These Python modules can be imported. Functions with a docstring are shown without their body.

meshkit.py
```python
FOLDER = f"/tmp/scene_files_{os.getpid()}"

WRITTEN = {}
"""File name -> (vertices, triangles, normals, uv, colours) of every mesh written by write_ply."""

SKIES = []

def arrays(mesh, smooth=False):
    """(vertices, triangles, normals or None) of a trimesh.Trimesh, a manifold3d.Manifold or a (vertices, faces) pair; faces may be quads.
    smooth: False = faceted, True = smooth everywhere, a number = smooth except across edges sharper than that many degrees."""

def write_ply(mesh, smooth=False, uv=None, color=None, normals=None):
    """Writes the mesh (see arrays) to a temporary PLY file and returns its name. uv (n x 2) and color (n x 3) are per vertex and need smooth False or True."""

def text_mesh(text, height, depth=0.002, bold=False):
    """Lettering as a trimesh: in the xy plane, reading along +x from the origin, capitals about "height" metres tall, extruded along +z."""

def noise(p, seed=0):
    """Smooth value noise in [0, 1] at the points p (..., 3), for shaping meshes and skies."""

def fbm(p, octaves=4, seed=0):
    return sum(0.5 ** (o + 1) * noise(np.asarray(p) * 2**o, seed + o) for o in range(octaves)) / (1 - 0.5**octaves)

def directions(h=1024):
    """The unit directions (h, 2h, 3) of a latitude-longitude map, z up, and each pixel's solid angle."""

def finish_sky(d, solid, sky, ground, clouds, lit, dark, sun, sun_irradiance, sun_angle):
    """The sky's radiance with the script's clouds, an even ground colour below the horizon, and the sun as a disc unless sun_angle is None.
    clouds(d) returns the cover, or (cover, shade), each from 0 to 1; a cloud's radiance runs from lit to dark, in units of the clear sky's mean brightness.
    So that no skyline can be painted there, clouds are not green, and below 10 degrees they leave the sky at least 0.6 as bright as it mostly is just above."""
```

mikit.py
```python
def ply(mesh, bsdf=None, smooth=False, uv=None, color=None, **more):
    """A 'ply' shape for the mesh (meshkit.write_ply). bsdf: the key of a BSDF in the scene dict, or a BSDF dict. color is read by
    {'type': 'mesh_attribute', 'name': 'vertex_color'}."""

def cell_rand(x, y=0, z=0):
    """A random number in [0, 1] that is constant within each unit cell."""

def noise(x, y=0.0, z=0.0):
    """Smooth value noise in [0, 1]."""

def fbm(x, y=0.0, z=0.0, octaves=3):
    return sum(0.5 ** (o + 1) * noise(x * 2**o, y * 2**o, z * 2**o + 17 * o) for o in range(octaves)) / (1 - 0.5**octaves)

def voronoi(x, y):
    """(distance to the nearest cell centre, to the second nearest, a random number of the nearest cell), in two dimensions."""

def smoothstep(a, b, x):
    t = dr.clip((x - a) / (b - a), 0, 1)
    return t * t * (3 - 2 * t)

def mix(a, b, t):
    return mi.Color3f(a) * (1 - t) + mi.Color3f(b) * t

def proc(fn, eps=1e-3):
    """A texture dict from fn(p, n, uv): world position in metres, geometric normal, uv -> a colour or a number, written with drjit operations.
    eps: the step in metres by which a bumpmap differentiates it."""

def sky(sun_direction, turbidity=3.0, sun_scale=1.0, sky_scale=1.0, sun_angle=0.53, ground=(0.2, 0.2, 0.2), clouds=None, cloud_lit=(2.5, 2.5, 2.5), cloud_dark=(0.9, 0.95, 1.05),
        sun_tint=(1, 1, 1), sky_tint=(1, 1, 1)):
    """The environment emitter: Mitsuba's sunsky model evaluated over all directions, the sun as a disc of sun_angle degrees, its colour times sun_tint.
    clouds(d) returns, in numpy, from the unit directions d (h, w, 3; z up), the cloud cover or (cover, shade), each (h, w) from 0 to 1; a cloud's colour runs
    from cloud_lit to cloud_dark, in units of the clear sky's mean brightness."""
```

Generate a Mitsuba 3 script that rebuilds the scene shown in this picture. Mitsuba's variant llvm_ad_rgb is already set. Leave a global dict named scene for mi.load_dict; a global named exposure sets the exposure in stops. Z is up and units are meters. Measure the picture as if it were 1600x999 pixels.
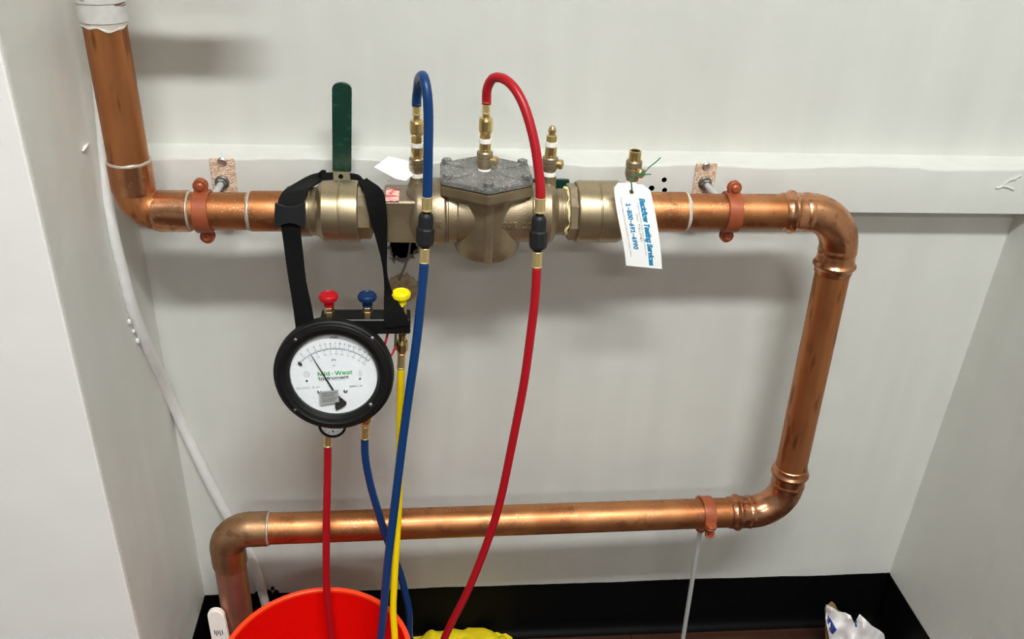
import math, random
import numpy as np, trimesh, mitsuba as mi, drjit as dr
import mikit, meshkit
from mikit import proc, noise, fbm, voronoi, smoothstep, mix, ply
from meshkit import text_mesh
from shapely.geometry import Polygon, Point
from scipy.interpolate import CubicSpline, PchipInterpolator

rng = np.random.default_rng(7)
random.seed(7)
scene, labels = {}, {}
T = mi.ScalarTransform4f

# ------------------------------------------------------------------ camera, lamps, exposure
CAM = np.array([0.0, -1.35, 1.552])
FOCAL, PITCH, YAW, ROLL = 1366.7, 0.508258, 0.109166, -0.050327          # focal length in pixels of a 1600 wide frame
FWD = np.array([math.sin(YAW)*math.cos(PITCH), math.cos(YAW)*math.cos(PITCH), -math.sin(PITCH)])
_r = np.array([math.cos(YAW), -math.sin(YAW), 0.0]); _d = np.cross(FWD, _r)
RIGHT = math.cos(ROLL)*_r + math.sin(ROLL)*_d
DOWN = -math.sin(ROLL)*_r + math.cos(ROLL)*_d
scene['camera'] = {'type': 'perspective', 'fov': math.degrees(2*math.atan(800/FOCAL)), 'fov_axis': 'x', 'near_clip': 0.02, 'far_clip': 50.0,
                   'to_world': T().look_at(origin=CAM.tolist(), target=(CAM+FWD).tolist(), up=(-DOWN).tolist())}
exposure = 0.0
LAMP_Z, LAMP_Y, LAMP_X, LAMP_LEN = 3.0, -1.69, 0.22, 1.2
LAMP_POWER = 111.0
FILL_LAMP_POWER = 58.0

# ------------------------------------------------------------------ geometry helpers
def V(*a): return np.array(a, float)
def unit(v): v = np.asarray(v, float); return v/np.linalg.norm(v)
def ray(px, py): return RIGHT*(px-800) + DOWN*(py-499.5) + FWD*FOCAL
def at(px, py, Y): v = ray(px, py); return CAM + v*(Y-CAM[1])/v[1]
def atx(px, py, X): v = ray(px, py); return CAM + v*(X-CAM[0])/v[0]
def atz(px, py, Z): v = ray(px, py); return CAM + v*(Z-CAM[2])/v[2]
def mpp(p): return (np.asarray(p)-CAM)@FWD/FOCAL            # metres per pixel at a point

def join(ms): return trimesh.util.concatenate([m for m in ms if m is not None])
def frame(o, z, x=None):
    z = unit(z)
    if x is None: x = V(1, 0, 0) if abs(z[0]) < 0.9 else V(0, 1, 0)
    y = unit(np.cross(z, x)); x = np.cross(y, z)
    M = np.eye(4); M[:3, 0], M[:3, 1], M[:3, 2], M[:3, 3] = x, y, z, o
    return M
def put(m, o, z=(0, 0, 1), x=None):
    m = m.copy(); m.apply_transform(frame(o, z, x)); return m
def lathe(prof, o=(0, 0, 0), axis=(0, 0, 1), n=40, x=None):
    """prof: (radius, height) pairs, from one end to the other."""
    prof = np.asarray(prof, float)
    k = len(prof); a = np.linspace(0, 2*np.pi, n, endpoint=False)
    v = np.stack([prof[:, None, 0]*np.cos(a), prof[:, None, 0]*np.sin(a), np.repeat(prof[:, 1:2], n, 1)], -1).reshape(-1, 3)
    f = []
    i = np.arange(n); j = (i+1) % n
    for r in range(k-1):
        A, B = r*n, (r+1)*n
        f.append(np.stack([A+i, A+j, B+j], 1)); f.append(np.stack([A+i, B+j, B+i], 1))
    m = trimesh.Trimesh(v, np.vstack(f), process=True)
    m.update_faces(m.nondegenerate_faces()); m.merge_vertices()
    m.fix_normals()
    return put(m, o, axis, x)
def solid(prof):      # closes a profile onto the axis
    return [(0, prof[0][1])] + list(prof) + [(0, prof[-1][1])]
def prism(n, rings, o=(0, 0, 0), axis=(0, 0, 1), x=None, rot=0.0):
    """n-sided prism; rings are (circumradius, height)."""
    rings = solid(rings)
    a = rot + np.arange(n)*2*np.pi/n
    v = np.vstack([np.stack([r*np.cos(a), r*np.sin(a), np.full(n, h)], -1) for r, h in rings])
    f = []
    for k in range(len(rings)-1):
        for i in range(n):
            j = (i+1) % n
            f += [[k*n+i, k*n+j, (k+1)*n+j], [k*n+i, (k+1)*n+j, (k+1)*n+i]]
    m = trimesh.Trimesh(v, f, process=True)
    m.update_faces(m.nondegenerate_faces()); m.fix_normals()
    return put(m, o, axis, x)
def hexn(af, h0, h1, o, axis, rot=0.0, x=None, ch=0.0012):
    R = af/math.sqrt(3)
    return prism(6, [(R-ch*1.6, h0), (R, h0+ch), (R, h1-ch), (R-ch*1.6, h1)], o, axis, x, rot)
def box(c, size, bevel=0.002, M=None):
    s = np.asarray(size, float)/2; b = min(bevel, s.min()*0.9)
    pts = []
    for sx in (-1, 1):
        for sy in (-1, 1):
            for sz in (-1, 1):
                for k in range(3):
                    q = np.array([sx, sy, sz])*(s-b); q[k] += (sx, sy, sz)[k]*b
                    pts.append(q)
    m = trimesh.convex.convex_hull(np.array(pts))
    if M is not None: m.apply_transform(M)
    m.apply_translation(c); return m
def spline(P, n=60, k=None):
    P = np.asarray(P, float)
    t = np.r_[0, np.cumsum(np.linalg.norm(np.diff(P, axis=0), axis=1))]
    return CubicSpline(t, P, axis=0, bc_type='natural')(np.linspace(0, t[-1], n))
def tube(P, r, n=20, cap=True, squash=None):
    P = np.asarray(P, float); k = len(P)
    r = np.broadcast_to(np.asarray(r, float), k)
    tg = np.gradient(P, axis=0); tg /= np.linalg.norm(tg, axis=1, keepdims=True)
    u = np.cross(tg[0], V(0, 0, 1) if abs(tg[0][2]) < 0.9 else V(1, 0, 0)); u = unit(u)
    a = np.linspace(0, 2*np.pi, n, endpoint=False); vs = []
    for i in range(k):
        u = unit(u - tg[i]*(u@tg[i])); w = np.cross(tg[i], u)
        vs.append(P[i] + r[i]*(np.cos(a)[:, None]*u + np.sin(a)[:, None]*w))
    v = np.vstack(vs); f = []
    i = np.arange(n); j = (i+1) % n
    for s in range(k-1):
        A, B = s*n, (s+1)*n
        f.append(np.stack([A+i, A+j, B+j], 1)); f.append(np.stack([A+i, B+j, B+i], 1))
    f = np.vstack(f)
    if cap:
        c0, c1 = len(v), len(v)+1
        v = np.vstack([v, P[:1], P[-1:]])
        f = np.vstack([f, np.stack([np.full(n, c0), j, i], 1), np.stack([np.full(n, c1), (k-1)*n+i, (k-1)*n+j], 1)])
    m = trimesh.Trimesh(v, f, process=False); m.fix_normals(); return m
def rod(a, b, r, n=20, ch=0.0):
    a, b = np.asarray(a, float), np.asarray(b, float); L = np.linalg.norm(b-a)
    pr = [(r-ch, 0), (r, ch), (r, L-ch), (r-ch, L)] if ch else [(r, 0), (r, L)]
    return lathe(solid(pr), a, b-a, n)
def ribbon(Lp, Rp, th, n=60):
    """A flat band between two edge curves, th thick."""
    Ls, Rs = spline(Lp, n), spline(Rp, n)
    tg = np.gradient((Ls+Rs)/2, axis=0); nm = np.cross(tg, Rs-Ls); nm /= np.linalg.norm(nm, axis=1, keepdims=True)
    o = nm*th/2
    v = np.concatenate([np.stack([Ls+o, Rs+o, Rs-o, Ls-o], 1)]).reshape(-1, 3)
    f = []
    for s in range(n-1):
        for q in range(4):
            a, b = s*4+q, s*4+(q+1) % 4
            f += [[a, b, b+4], [a, b+4, a+4]]
    f += [[0, 2, 1], [0, 3, 2], [4*n-4, 4*n-3, 4*n-2], [4*n-4, 4*n-2, 4*n-1]]
    m = trimesh.Trimesh(v, f, process=False); m.fix_normals(); return m
def torus(c, axis, R, r, n=48, k=12):
    a = np.linspace(0, 2*np.pi, k, endpoint=False)
    pr = [(R+r*math.cos(t), r*math.sin(t)) for t in a] + [(R+r, 0)]
    return lathe(pr, c, axis, n)
def grid(fn, nu, nv):
    u, v = np.meshgrid(np.linspace(0, 1, nu), np.linspace(0, 1, nv), indexing='ij')
    P = np.array([fn(a, b) for a, b in zip(u.ravel(), v.ravel())])
    f = []
    for i in range(nu-1):
        for j in range(nv-1):
            a = i*nv+j
            f += [[a, a+nv, a+nv+1], [a, a+nv+1, a+1]]
    return trimesh.Trimesh(P, f, process=False)
def thicken(m, th):
    """A thin closed sheet from an open one."""
    n = m.vertex_normals; k = len(m.vertices)
    v = np.vstack([m.vertices+n*th/2, m.vertices-n*th/2])
    e = m.edges_unique[trimesh.grouping.group_rows(m.edges_sorted, require_count=1)] if False else m.edges[trimesh.grouping.group_rows(m.edges_sorted, require_count=1)]
    f = np.vstack([m.faces, m.faces[:, ::-1]+k] + [np.stack([e[:, 1], e[:, 0], e[:, 0]+k], 1), np.stack([e[:, 1], e[:, 0]+k, e[:, 1]+k], 1)])
    return trimesh.Trimesh(v, f, process=False)

# ------------------------------------------------------------------ scene helpers
def numbered(k):
    if k not in used: used.add(k); return k
    i = 1
    while f'{k}_{i:03d}' in used: i += 1
    used.add(f'{k}_{i:03d}'); return f'{k}_{i:03d}'
used = set()
def thing(name, label, cat, group=None):
    k = numbered(name); labels[k] = {'label': label, 'category': cat}
    if group: labels[k]['group'] = group
    return k
def part(t, name, mesh, mat, smooth=35, label=None, kind=None):
    k = numbered(f'{t}__{name}'); scene[k] = ply(mesh, mat, smooth=smooth)
    d = {}
    if label: d['label'] = label
    if kind: d['kind'] = kind
    if d: labels[k] = d
    return k
def single(name, label, cat, mesh, mat, smooth=35, group=None):
    k = thing(name, label, cat, group); scene[k] = ply(mesh, mat, smooth=smooth); return k
def struct(name, mesh, mat, label, smooth=False):
    k = numbered(name); scene[k] = ply(mesh, mat, smooth=smooth); labels[k] = {'label': label, 'kind': 'structure', 'category': name.split('_')[0]}; return k

# ------------------------------------------------------------------ materials
def rgb(*c): return {'type': 'rgb', 'value': list(c)}
def srgb(r, g, b): return [((x/255+0.055)/1.055)**2.4 if x > 10 else x/255/12.92 for x in (r, g, b)]
def mat(name, base, rough=0.5, metal=0.0, spec=0.5, bump=None, bscale=0.0, eps=5e-4, two=True, **more):
    b = {'type': 'principled', 'base_color': proc(base) if callable(base) else rgb(*base), 'roughness': proc(rough) if callable(rough) else float(rough), 'metallic': float(metal), 'specular': float(spec), **more}
    if bump is not None: b = {'type': 'bumpmap', 'arbitrary': proc(bump, eps=eps), 'scale': float(bscale), 'bsdf': b}
    scene[name] = {'type': 'twosided', 'bsdf': b} if two else b
def C3(c): return mi.Color3f(*c)

PAINT = srgb(202, 203, 197)
def paint_col(p, n, uv):
    s = fbm(p.x*30, p.y*30, p.z*1.8, 3)                 # faint vertical run marks of the brush
    b = fbm(p.x*5+3, p.y*5, p.z*5, 3)
    return C3(PAINT)*(0.93+0.09*s+0.05*b)
def paint_bump(p, n, uv): return fbm(p.x*70, p.y*70, p.z*45, 3)*0.6 + fbm(p.x*12, p.y*12, p.z*9, 2)*2.0
mat('wall_paint', paint_col, 0.42, spec=0.42, bump=paint_bump, bscale=0.0011, eps=1.5e-3)
mat('lit_front_paint', lambda p, n, uv: C3(srgb(234, 232, 228))*(0.97+0.04*fbm(p.x*5, p.y*5, p.z*5, 3)), 0.42, spec=0.42, bump=paint_bump, bscale=0.0008, eps=1.5e-3)  # lighter version of the wall paint, standing in for stronger light on this face
mat('ceiling_white', (0.8, 0.8, 0.78), 0.8)
mat('room_paint', srgb(176, 176, 172), 0.6)
mat('black_vinyl', (0.0022, 0.0022, 0.0024), 0.5, spec=0.06)
def wood_col(p, n, uv):
    g = fbm(p.x*6, p.y*90, 0, 4); q = mikit.cell_rand(p.y/0.12, p.x/0.9, 2)
    return mix(srgb(40, 23, 16), srgb(76, 47, 34), g*0.8+q*0.2)
mat('floor_wood', wood_col, 0.35, spec=0.4)

def copper_fn(a, b, c, sc=14.0, sparkle=0.6, dark=0.5, zs=1.0):
    def fn(p, n, uv):
        f1 = fbm(p.x*sc, p.y*sc, p.z*sc*zs, 4); f2 = fbm(p.x*sc*4+9, p.y*sc*4, p.z*sc*4*zs, 3)
        col = mix(a, b, smoothstep(0.35, 0.68, f1)); col = mix(col, c, smoothstep(0.58, 0.75, f2)*dark)
        s = smoothstep(0.76, 0.86, noise(p.x*640, p.y*640, p.z*640))*sparkle*smoothstep(0.3, 0.6, noise(p.x*30, p.y*30, p.z*30+5))  # pale dots that paint the sparkle of wet droplets into the copper colour
        return mix(col, (0.95, 0.84, 0.75), s*0.8)
    return fn
def copper_rough(lo, hi):
    return lambda p, n, uv: lo+(hi-lo)*fbm(p.x*22+5, p.y*22, p.z*22, 3)+0.0*p.x
CU_L, CU_B, CU_D = (0.66, 0.285, 0.115), (0.47, 0.175, 0.062), (0.27, 0.095, 0.033)
WET = dict(clearcoat=0.35, clearcoat_gloss=0.9)
mat('copper', copper_fn(CU_L, CU_B, CU_D), copper_rough(0.32, 0.56), metal=1.0, **WET)
mat('copper_riser', copper_fn((0.53, 0.205, 0.078), (0.37, 0.132, 0.045), (0.20, 0.07, 0.024), 22, 0.0, 0.8, 0.14), copper_rough(0.36, 0.5), metal=0.9)
mat('copper_fitting', copper_fn((0.66, 0.31, 0.155), (0.50, 0.20, 0.09), (0.30, 0.115, 0.048), 18, 0.8, 0.6), copper_rough(0.16, 0.40), metal=1.0, **WET)
mat('copper_red', copper_fn((0.50, 0.22, 0.15), (0.42, 0.17, 0.11), (0.34, 0.19, 0.12), 16, 0.15, 0.6), copper_rough(0.38, 0.52), metal=0.8)
mat('copper_drab', copper_fn((0.47, 0.27, 0.14), (0.36, 0.19, 0.09), (0.22, 0.12, 0.06), 18, 0.6, 0.6), copper_rough(0.32, 0.5), metal=0.9)
def painted_cu(p, n, uv):
    m = smoothstep(0.29, 0.34, fbm(p.x*26+2, p.y*26, p.z*130, 3))
    return mix(srgb(112, 82, 66), mix(srgb(168, 166, 160), srgb(204, 203, 198), fbm(p.x*60, p.y*60, p.z*60, 3)), m)
mat('painted_copper', painted_cu, 0.45)
mat('solder', srgb(186, 178, 164), 0.38, metal=0.5)
mat('solder_dull', srgb(196, 188, 178), 0.5, metal=0.2)
def bronze_col(p, n, uv):
    f1 = fbm(p.x*25, p.y*25, p.z*25, 4); g = noise(p.x*900, p.y*900, p.z*900)
    up = smoothstep(0.25, 0.85, n.z)*smoothstep(0.3, 0.6, fbm(p.x*160, p.y*160, p.z*160, 2))
    col = mix((0.41, 0.325, 0.208), (0.32, 0.247, 0.154), smoothstep(0.35, 0.7, f1))
    return mix(col, (0.27, 0.24, 0.20), up*0.55)*(0.86+0.24*g)
mat('bronze', bronze_col, 0.42, metal=0.85, bump=lambda p, n, uv: noise(p.x*700, p.y*700, p.z*700), bscale=0.00012)
mat('bronze_valve', lambda p, n, uv: mix((0.48, 0.39, 0.25), (0.37, 0.295, 0.18), fbm(p.x*25, p.y*60, p.z*60, 3))*(0.85+0.2*noise(p.x*700, p.y*700, p.z*700)), 0.36, metal=0.9)
def cover_col(p, n, uv):
    g = fbm(p.x*420, p.y*420, p.z*420, 3); d = smoothstep(0.52, 0.66, g)
    return mix((0.20, 0.197, 0.185), (0.36, 0.355, 0.335), d)*(0.75+0.4*fbm(p.x*30, p.y*30, 1, 2))
mat('cover_grey', cover_col, 0.5, metal=0.35)
mat('brass', (0.80, 0.61, 0.27), 0.27, metal=1.0)
mat('brass_bright', (1.0, 0.80, 0.38), 0.38, metal=0.9)
mat('brass_dull', (0.62, 0.47, 0.24), 0.36, metal=1.0)
mat('zinc', (0.70, 0.71, 0.72), 0.3, metal=1.0)
mat('zinc_rod', (0.50, 0.52, 0.53), 0.4, metal=0.35)
mat('steel_dark', (0.22, 0.21, 0.19), 0.4, metal=0.8)
mat('steel_yellow', (0.62, 0.58, 0.44), 0.38, metal=0.85)
mat('tape_white', srgb(232, 230, 222), 0.6)
mat('pipe_dope', srgb(222, 214, 160), 0.5)
mat('clamp_orange', lambda p, n, uv: mix(srgb(172, 92, 58), srgb(140, 68, 40), fbm(p.x*60, p.y*60, p.z*60, 3)), 0.42, metal=0.25)
def plate_col(p, n, uv):
    m = smoothstep(0.46, 0.54, fbm(p.x*640, p.y*640, p.z*640, 2))
    return mix(srgb(184, 142, 108), srgb(216, 203, 186), m)
mat('clamp_plate', plate_col, 0.5)
mat('green_vinyl', lambda p, n, uv: mix(srgb(10, 48, 38), srgb(24, 68, 54), smoothstep(0.6, 0.8, fbm(p.x*120, p.y*120, p.z*120, 3))), 0.3, spec=0.5)
mat('black_plastic', (0.005, 0.005, 0.0052), 0.42, spec=0.3)
mat('black_case', (0.006, 0.0062, 0.0062), 0.5, spec=0.3, bump=lambda p, n, uv: noise(p.x*900, p.y*900, p.z*900), bscale=0.0001)
mat('webbing', (0.0045, 0.0045, 0.0048), 0.75, spec=0.1, bump=lambda p, n, uv: dr.sin(p.z*2400), bscale=0.00025)
mat('webbing_edge', (0.006, 0.006, 0.006), 0.7, spec=0.14)
mat('dark_grey_plastic', (0.012, 0.013, 0.014), 0.5, spec=0.35)
mat('hose_blue', srgb(9, 53, 104), 0.36, spec=0.4)
mat('hose_red', srgb(166, 18, 30), 0.36, spec=0.4)
mat('hose_yellow', srgb(236, 202, 0), 0.4, spec=0.45)
mat('knob_red', srgb(180, 18, 28), 0.4, spec=0.3)
mat('knob_blue', srgb(12, 42, 84), 0.4, spec=0.3)
mat('knob_yellow', srgb(244, 226, 0), 0.4)
mat('dial_white', srgb(236, 239, 242), 0.6)
mat('ink_black', (0.01, 0.01, 0.01), 0.7)
mat('ink_grey', srgb(84, 86, 92), 0.7)
mat('ink_pale', srgb(176, 178, 184), 0.7)
mat('ink_green', srgb(36, 150, 70), 0.7)
mat('ink_sage', srgb(150, 170, 152), 0.7)
mat('ink_blue', srgb(16, 128, 180), 0.7)
mat('sticker_grey', srgb(168, 170, 168), 0.5, metal=0.2)
mat('paper', srgb(250, 250, 248), 0.7)
mat('paper_crumpled', lambda p, n, uv: C3(srgb(238, 233, 232))*(0.96+0.06*fbm(p.x*60, p.y*60, p.z*60, 3)), 0.65)
mat('paper_inside', srgb(150, 122, 90), 0.8)
mat('print_blue', srgb(44, 66, 140), 0.6)
mat('tag_wire', srgb(28, 100, 62), 0.5)
mat('sticker_pink', lambda p, n, uv: mix(srgb(206, 92, 110), srgb(226, 190, 168), smoothstep(0.45, 0.6, fbm(p.x*150, p.y*150, p.z*150, 3))), 0.6)
mat('bucket_red', srgb(224, 8, 3), 0.4, spec=0.4)
mat('bucket_rim', srgb(255, 72, 26), 0.4, spec=0.4)
mat('cloth_yellow', srgb(238, 214, 26), 0.6)
mat('white_plastic', srgb(240, 234, 226), 0.45)
mat('tube_paint', lambda p, n, uv: C3(srgb(216, 216, 214))*(0.94+0.1*fbm(p.x*40, p.y*40, p.z*14, 3)), 0.4, bump=lambda p, n, uv: fbm(p.x*120, p.y*120, p.z*60, 2), bscale=0.0012)
mat('foam_brown', lambda p, n, uv: mix(srgb(122, 96, 68), srgb(196, 176, 150), fbm(p.x*140, p.y*140, p.z*140, 3)), 0.9)
mat('cavity_dark', (0.006, 0.006, 0.006), 0.95, spec=0.0)
mat('plaster_raw', lambda p, n, uv: mix(srgb(84, 78, 70), srgb(206, 202, 194), fbm(p.x*200, p.y*200, p.z*200, 2)), 0.9)
mat('cable_grey', srgb(112, 108, 100), 0.5)
mat('wire_red', srgb(170, 26, 40), 0.45)
scene['water'] = {'type': 'dielectric', 'int_ior': 1.33, 'ext_ior': 1.0}
scene['pane_glass'] = {'type': 'thindielectric', 'int_ior': 1.45, 'ext_ior': 1.0}

# ------------------------------------------------------------------ the room
XL, XR = -0.4635, 1.025           # inner faces of the recess
YF = atx(100, 505, XL)[1]         # front corner of the left return
ZT = 3.1
LEDGE = 0.05
LZ0, LZ1 = 1.024, 1.1055
# back wall with its broken hole
hole_c = at(628, 391, 0)
hole_pts = [(hole_c[0]+(0.0245+0.004*math.sin(3*t+1)+0.0025*rng.standard_normal())*math.cos(t),
             hole_c[2]+(0.0245+0.003*math.cos(2*t)+0.0025*rng.standard_normal())*math.sin(t)) for t in np.linspace(0, 2*np.pi, 36, endpoint=False)]
poly = Polygon([(XL-0.02, -0.02), (XR+0.02, -0.02), (XR+0.02, ZT), (XL-0.02, ZT)], [hole_pts])
wb = trimesh.creation.extrude_polygon(poly, 0.016, engine='earcut')          # x, z, depth
wb.vertices = wb.vertices[:, [0, 2, 1]]; wb.fix_normals()
struct('wall_back', wb, 'wall_paint', 'grey white painted back wall of the recess with a broken hole')
inner = [(hole_c[0]+(q[0]-hole_c[0])*1.02, hole_c[2]+(q[1]-hole_c[2])*1.02) for q in hole_pts]
e = trimesh.creation.extrude_polygon(Polygon(hole_pts).buffer(0.0012).difference(Polygon(hole_pts).buffer(-0.0009)), 0.0168, engine='earcut')
e.vertices = e.vertices[:, [0, 2, 1]] + V(0, -0.0008, 0); e.fix_normals()
part('wall_back', 'hole_edge', e, 'plaster_raw', False, 'ragged raw plaster edge of the wall hole')
cav = trimesh.creation.extrude_polygon(Polygon(hole_pts).buffer(0.02).difference(Polygon(hole_pts).buffer(0.014)), 0.08, engine='earcut')
cav.vertices = cav.vertices[:, [0, 2, 1]] + V(0, 0.0162, 0); cav.fix_normals()
cap = box(hole_c+V(0, 0.10, 0), (0.12, 0.008, 0.12), 0.001)
part('wall_back', 'cavity', join([cav, cap]), 'cavity_dark', False, 'dark cavity behind the hole')
# patched strip: the ledge board across the back wall
nx = 240; xs = np.linspace(XL, XR, nx)
w1 = (meshkit.fbm(np.stack([xs*7, xs*0, xs*0], -1), 3, 1)-0.5); w2 = (meshkit.fbm(np.stack([xs*24, xs*0+4, xs*0], -1), 3, 2)-0.5)
secs = []
for x, a, b in zip(xs, w1, w2):
    dz = 0.010*a+0.003*b; dy = 0.003*b
    secs.append([(0.0, LZ0), (-LEDGE+0.0015, LZ0), (-LEDGE, LZ0+0.0015), (-LEDGE-0.001*b, (LZ0+LZ1)/2), (-LEDGE+0.001+dy, LZ1-0.006+dz), (-LEDGE+0.004+dy, LZ1-0.002+dz), (-LEDGE+0.009+dy, LZ1+dz*0.6), (-0.025, LZ1+0.002*a), (-0.006, LZ1+0.001), (0.0, LZ1+0.004)])
m = len(secs[0])
v = np.array([[(x, y, z) for y, z in s] for x, s in zip(xs, secs)]).reshape(-1, 3); f = []
for i in range(nx-1):
    for j in range(m):
        a, b = i*m+j, i*m+(j+1) % m
        f += [[a, b, b+m], [a, b+m, a+m]]
for j in range(1, m-1): f += [[0, j+1, j], [(nx-1)*m, (nx-1)*m+j, (nx-1)*m+j+1]]
led = trimesh.Trimesh(v, f, process=True); led.fix_normals()
drill = [(1018, 294.5, 0.0048), (1038, 281.5, 0.0042), (1038.5, 297.5, 0.0042)]
try:
    led = trimesh.boolean.difference([led] + [trimesh.creation.cylinder(r, 0.05, sections=14, transform=frame(at(x, y, -LEDGE), (0, 1, 0))) for x, y, r in drill], engine='manifold')
except Exception as ex: print('ledge holes', ex)
struct('trim_1', led, 'wall_paint', 'painted ledge board running across the back wall behind the pipe', 50)
for x, y, r in drill:
    c = at(x, y, -LEDGE)
    part('trim_1', 'screw_hole', lathe([(r*0.98, 0.0), (r*0.98, 0.021), (0, 0.021)], c+V(0, 0.001, 0), (0, 1, 0), 14), 'cavity_dark', False)
# chipped filler marks near the right end of the ledge
cp = []
for line in ([(1556, 294), (1566, 291), (1574, 284), (1584, 279), (1596, 274)], [(1566, 291), (1576, 293), (1584, 297)], [(1576, 281), (1588, 280)]):
    P = spline([at(x, y, -LEDGE-0.0006) for x, y in line], 24); cp.append(tube(P, 0.0016+0.0006*rng.random(24), 8))
part('trim_1', 'filler_ridge', join(cp), 'wall_paint', True, 'rough filler ridge in the paint')
th = 0.1
def slab(x0, x1, y0, y1, z0, z1): return box(((x0+x1)/2, (y0+y1)/2, (z0+z1)/2), (x1-x0, y1-y0, z1-z0), 0.0)
RX0, RX1, RY0 = -2.6, 3.0, -4.6
struct('wall_left', slab(XL-th, XL, YF+0.0105, 0, 0, ZT), 'wall_paint', 'grey painted left side wall of the recess')
struct('wall_left_front', box(((RX0+XL)/2, YF+0.005, ZT/2), (XL-RX0, 0.01, ZT), 0.0025), 'lit_front_paint', 'painted wall face left of the recess, colour lightened for the stronger light on it')
YFR = -1.05
struct('wall_right', slab(XR, XR+th, YFR, 0.02, 0, ZT), 'wall_paint', 'grey painted right side wall of the recess')
struct('wall_right_front', slab(XR+th, RX1, YFR, YFR+0.1, 0, ZT), 'room_paint', 'painted wall face right of the recess')
struct('wall_west', slab(RX0-0.1, RX0, RY0, YF+0.1, 0, ZT), 'room_paint', 'painted wall at the far left of the room')
struct('wall_east', slab(RX1, RX1+0.1, RY0, YFR+0.1, 0, ZT), 'room_paint', 'painted wall at the far right of the room')
struct('wall_front', slab(RX0-0.1, RX1+0.1, RY0-0.1, RY0, 0, ZT), 'room_paint', 'painted wall behind the camera')
struct('ceiling', slab(RX0-0.1, RX1+0.1, RY0-0.1, 0.1, ZT, ZT+0.1), 'ceiling_white', 'white ceiling')
struct('floor', slab(RX0-0.1, RX1+0.1, RY0-0.1, 0.1, -0.1, -0.004), 'floor_wood', 'dark brown wood floor')
for r in range(4):
    y1 = -0.008-r*0.12; x = XL+0.01-[0.0, 0.35, 0.62, 0.2][r]
    while x < XR-0.01:
        x0, x1 = max(x, XL+0.012), min(x+0.9, XR-0.012)
        if x1-x0 > 0.02: part('floor', 'plank', box(((x0+x1)/2, y1-0.06, -0.003), (x1-x0-0.0015, 0.1185, 0.008), 0.0012), 'floor_wood', False)
        x += 0.9
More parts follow.
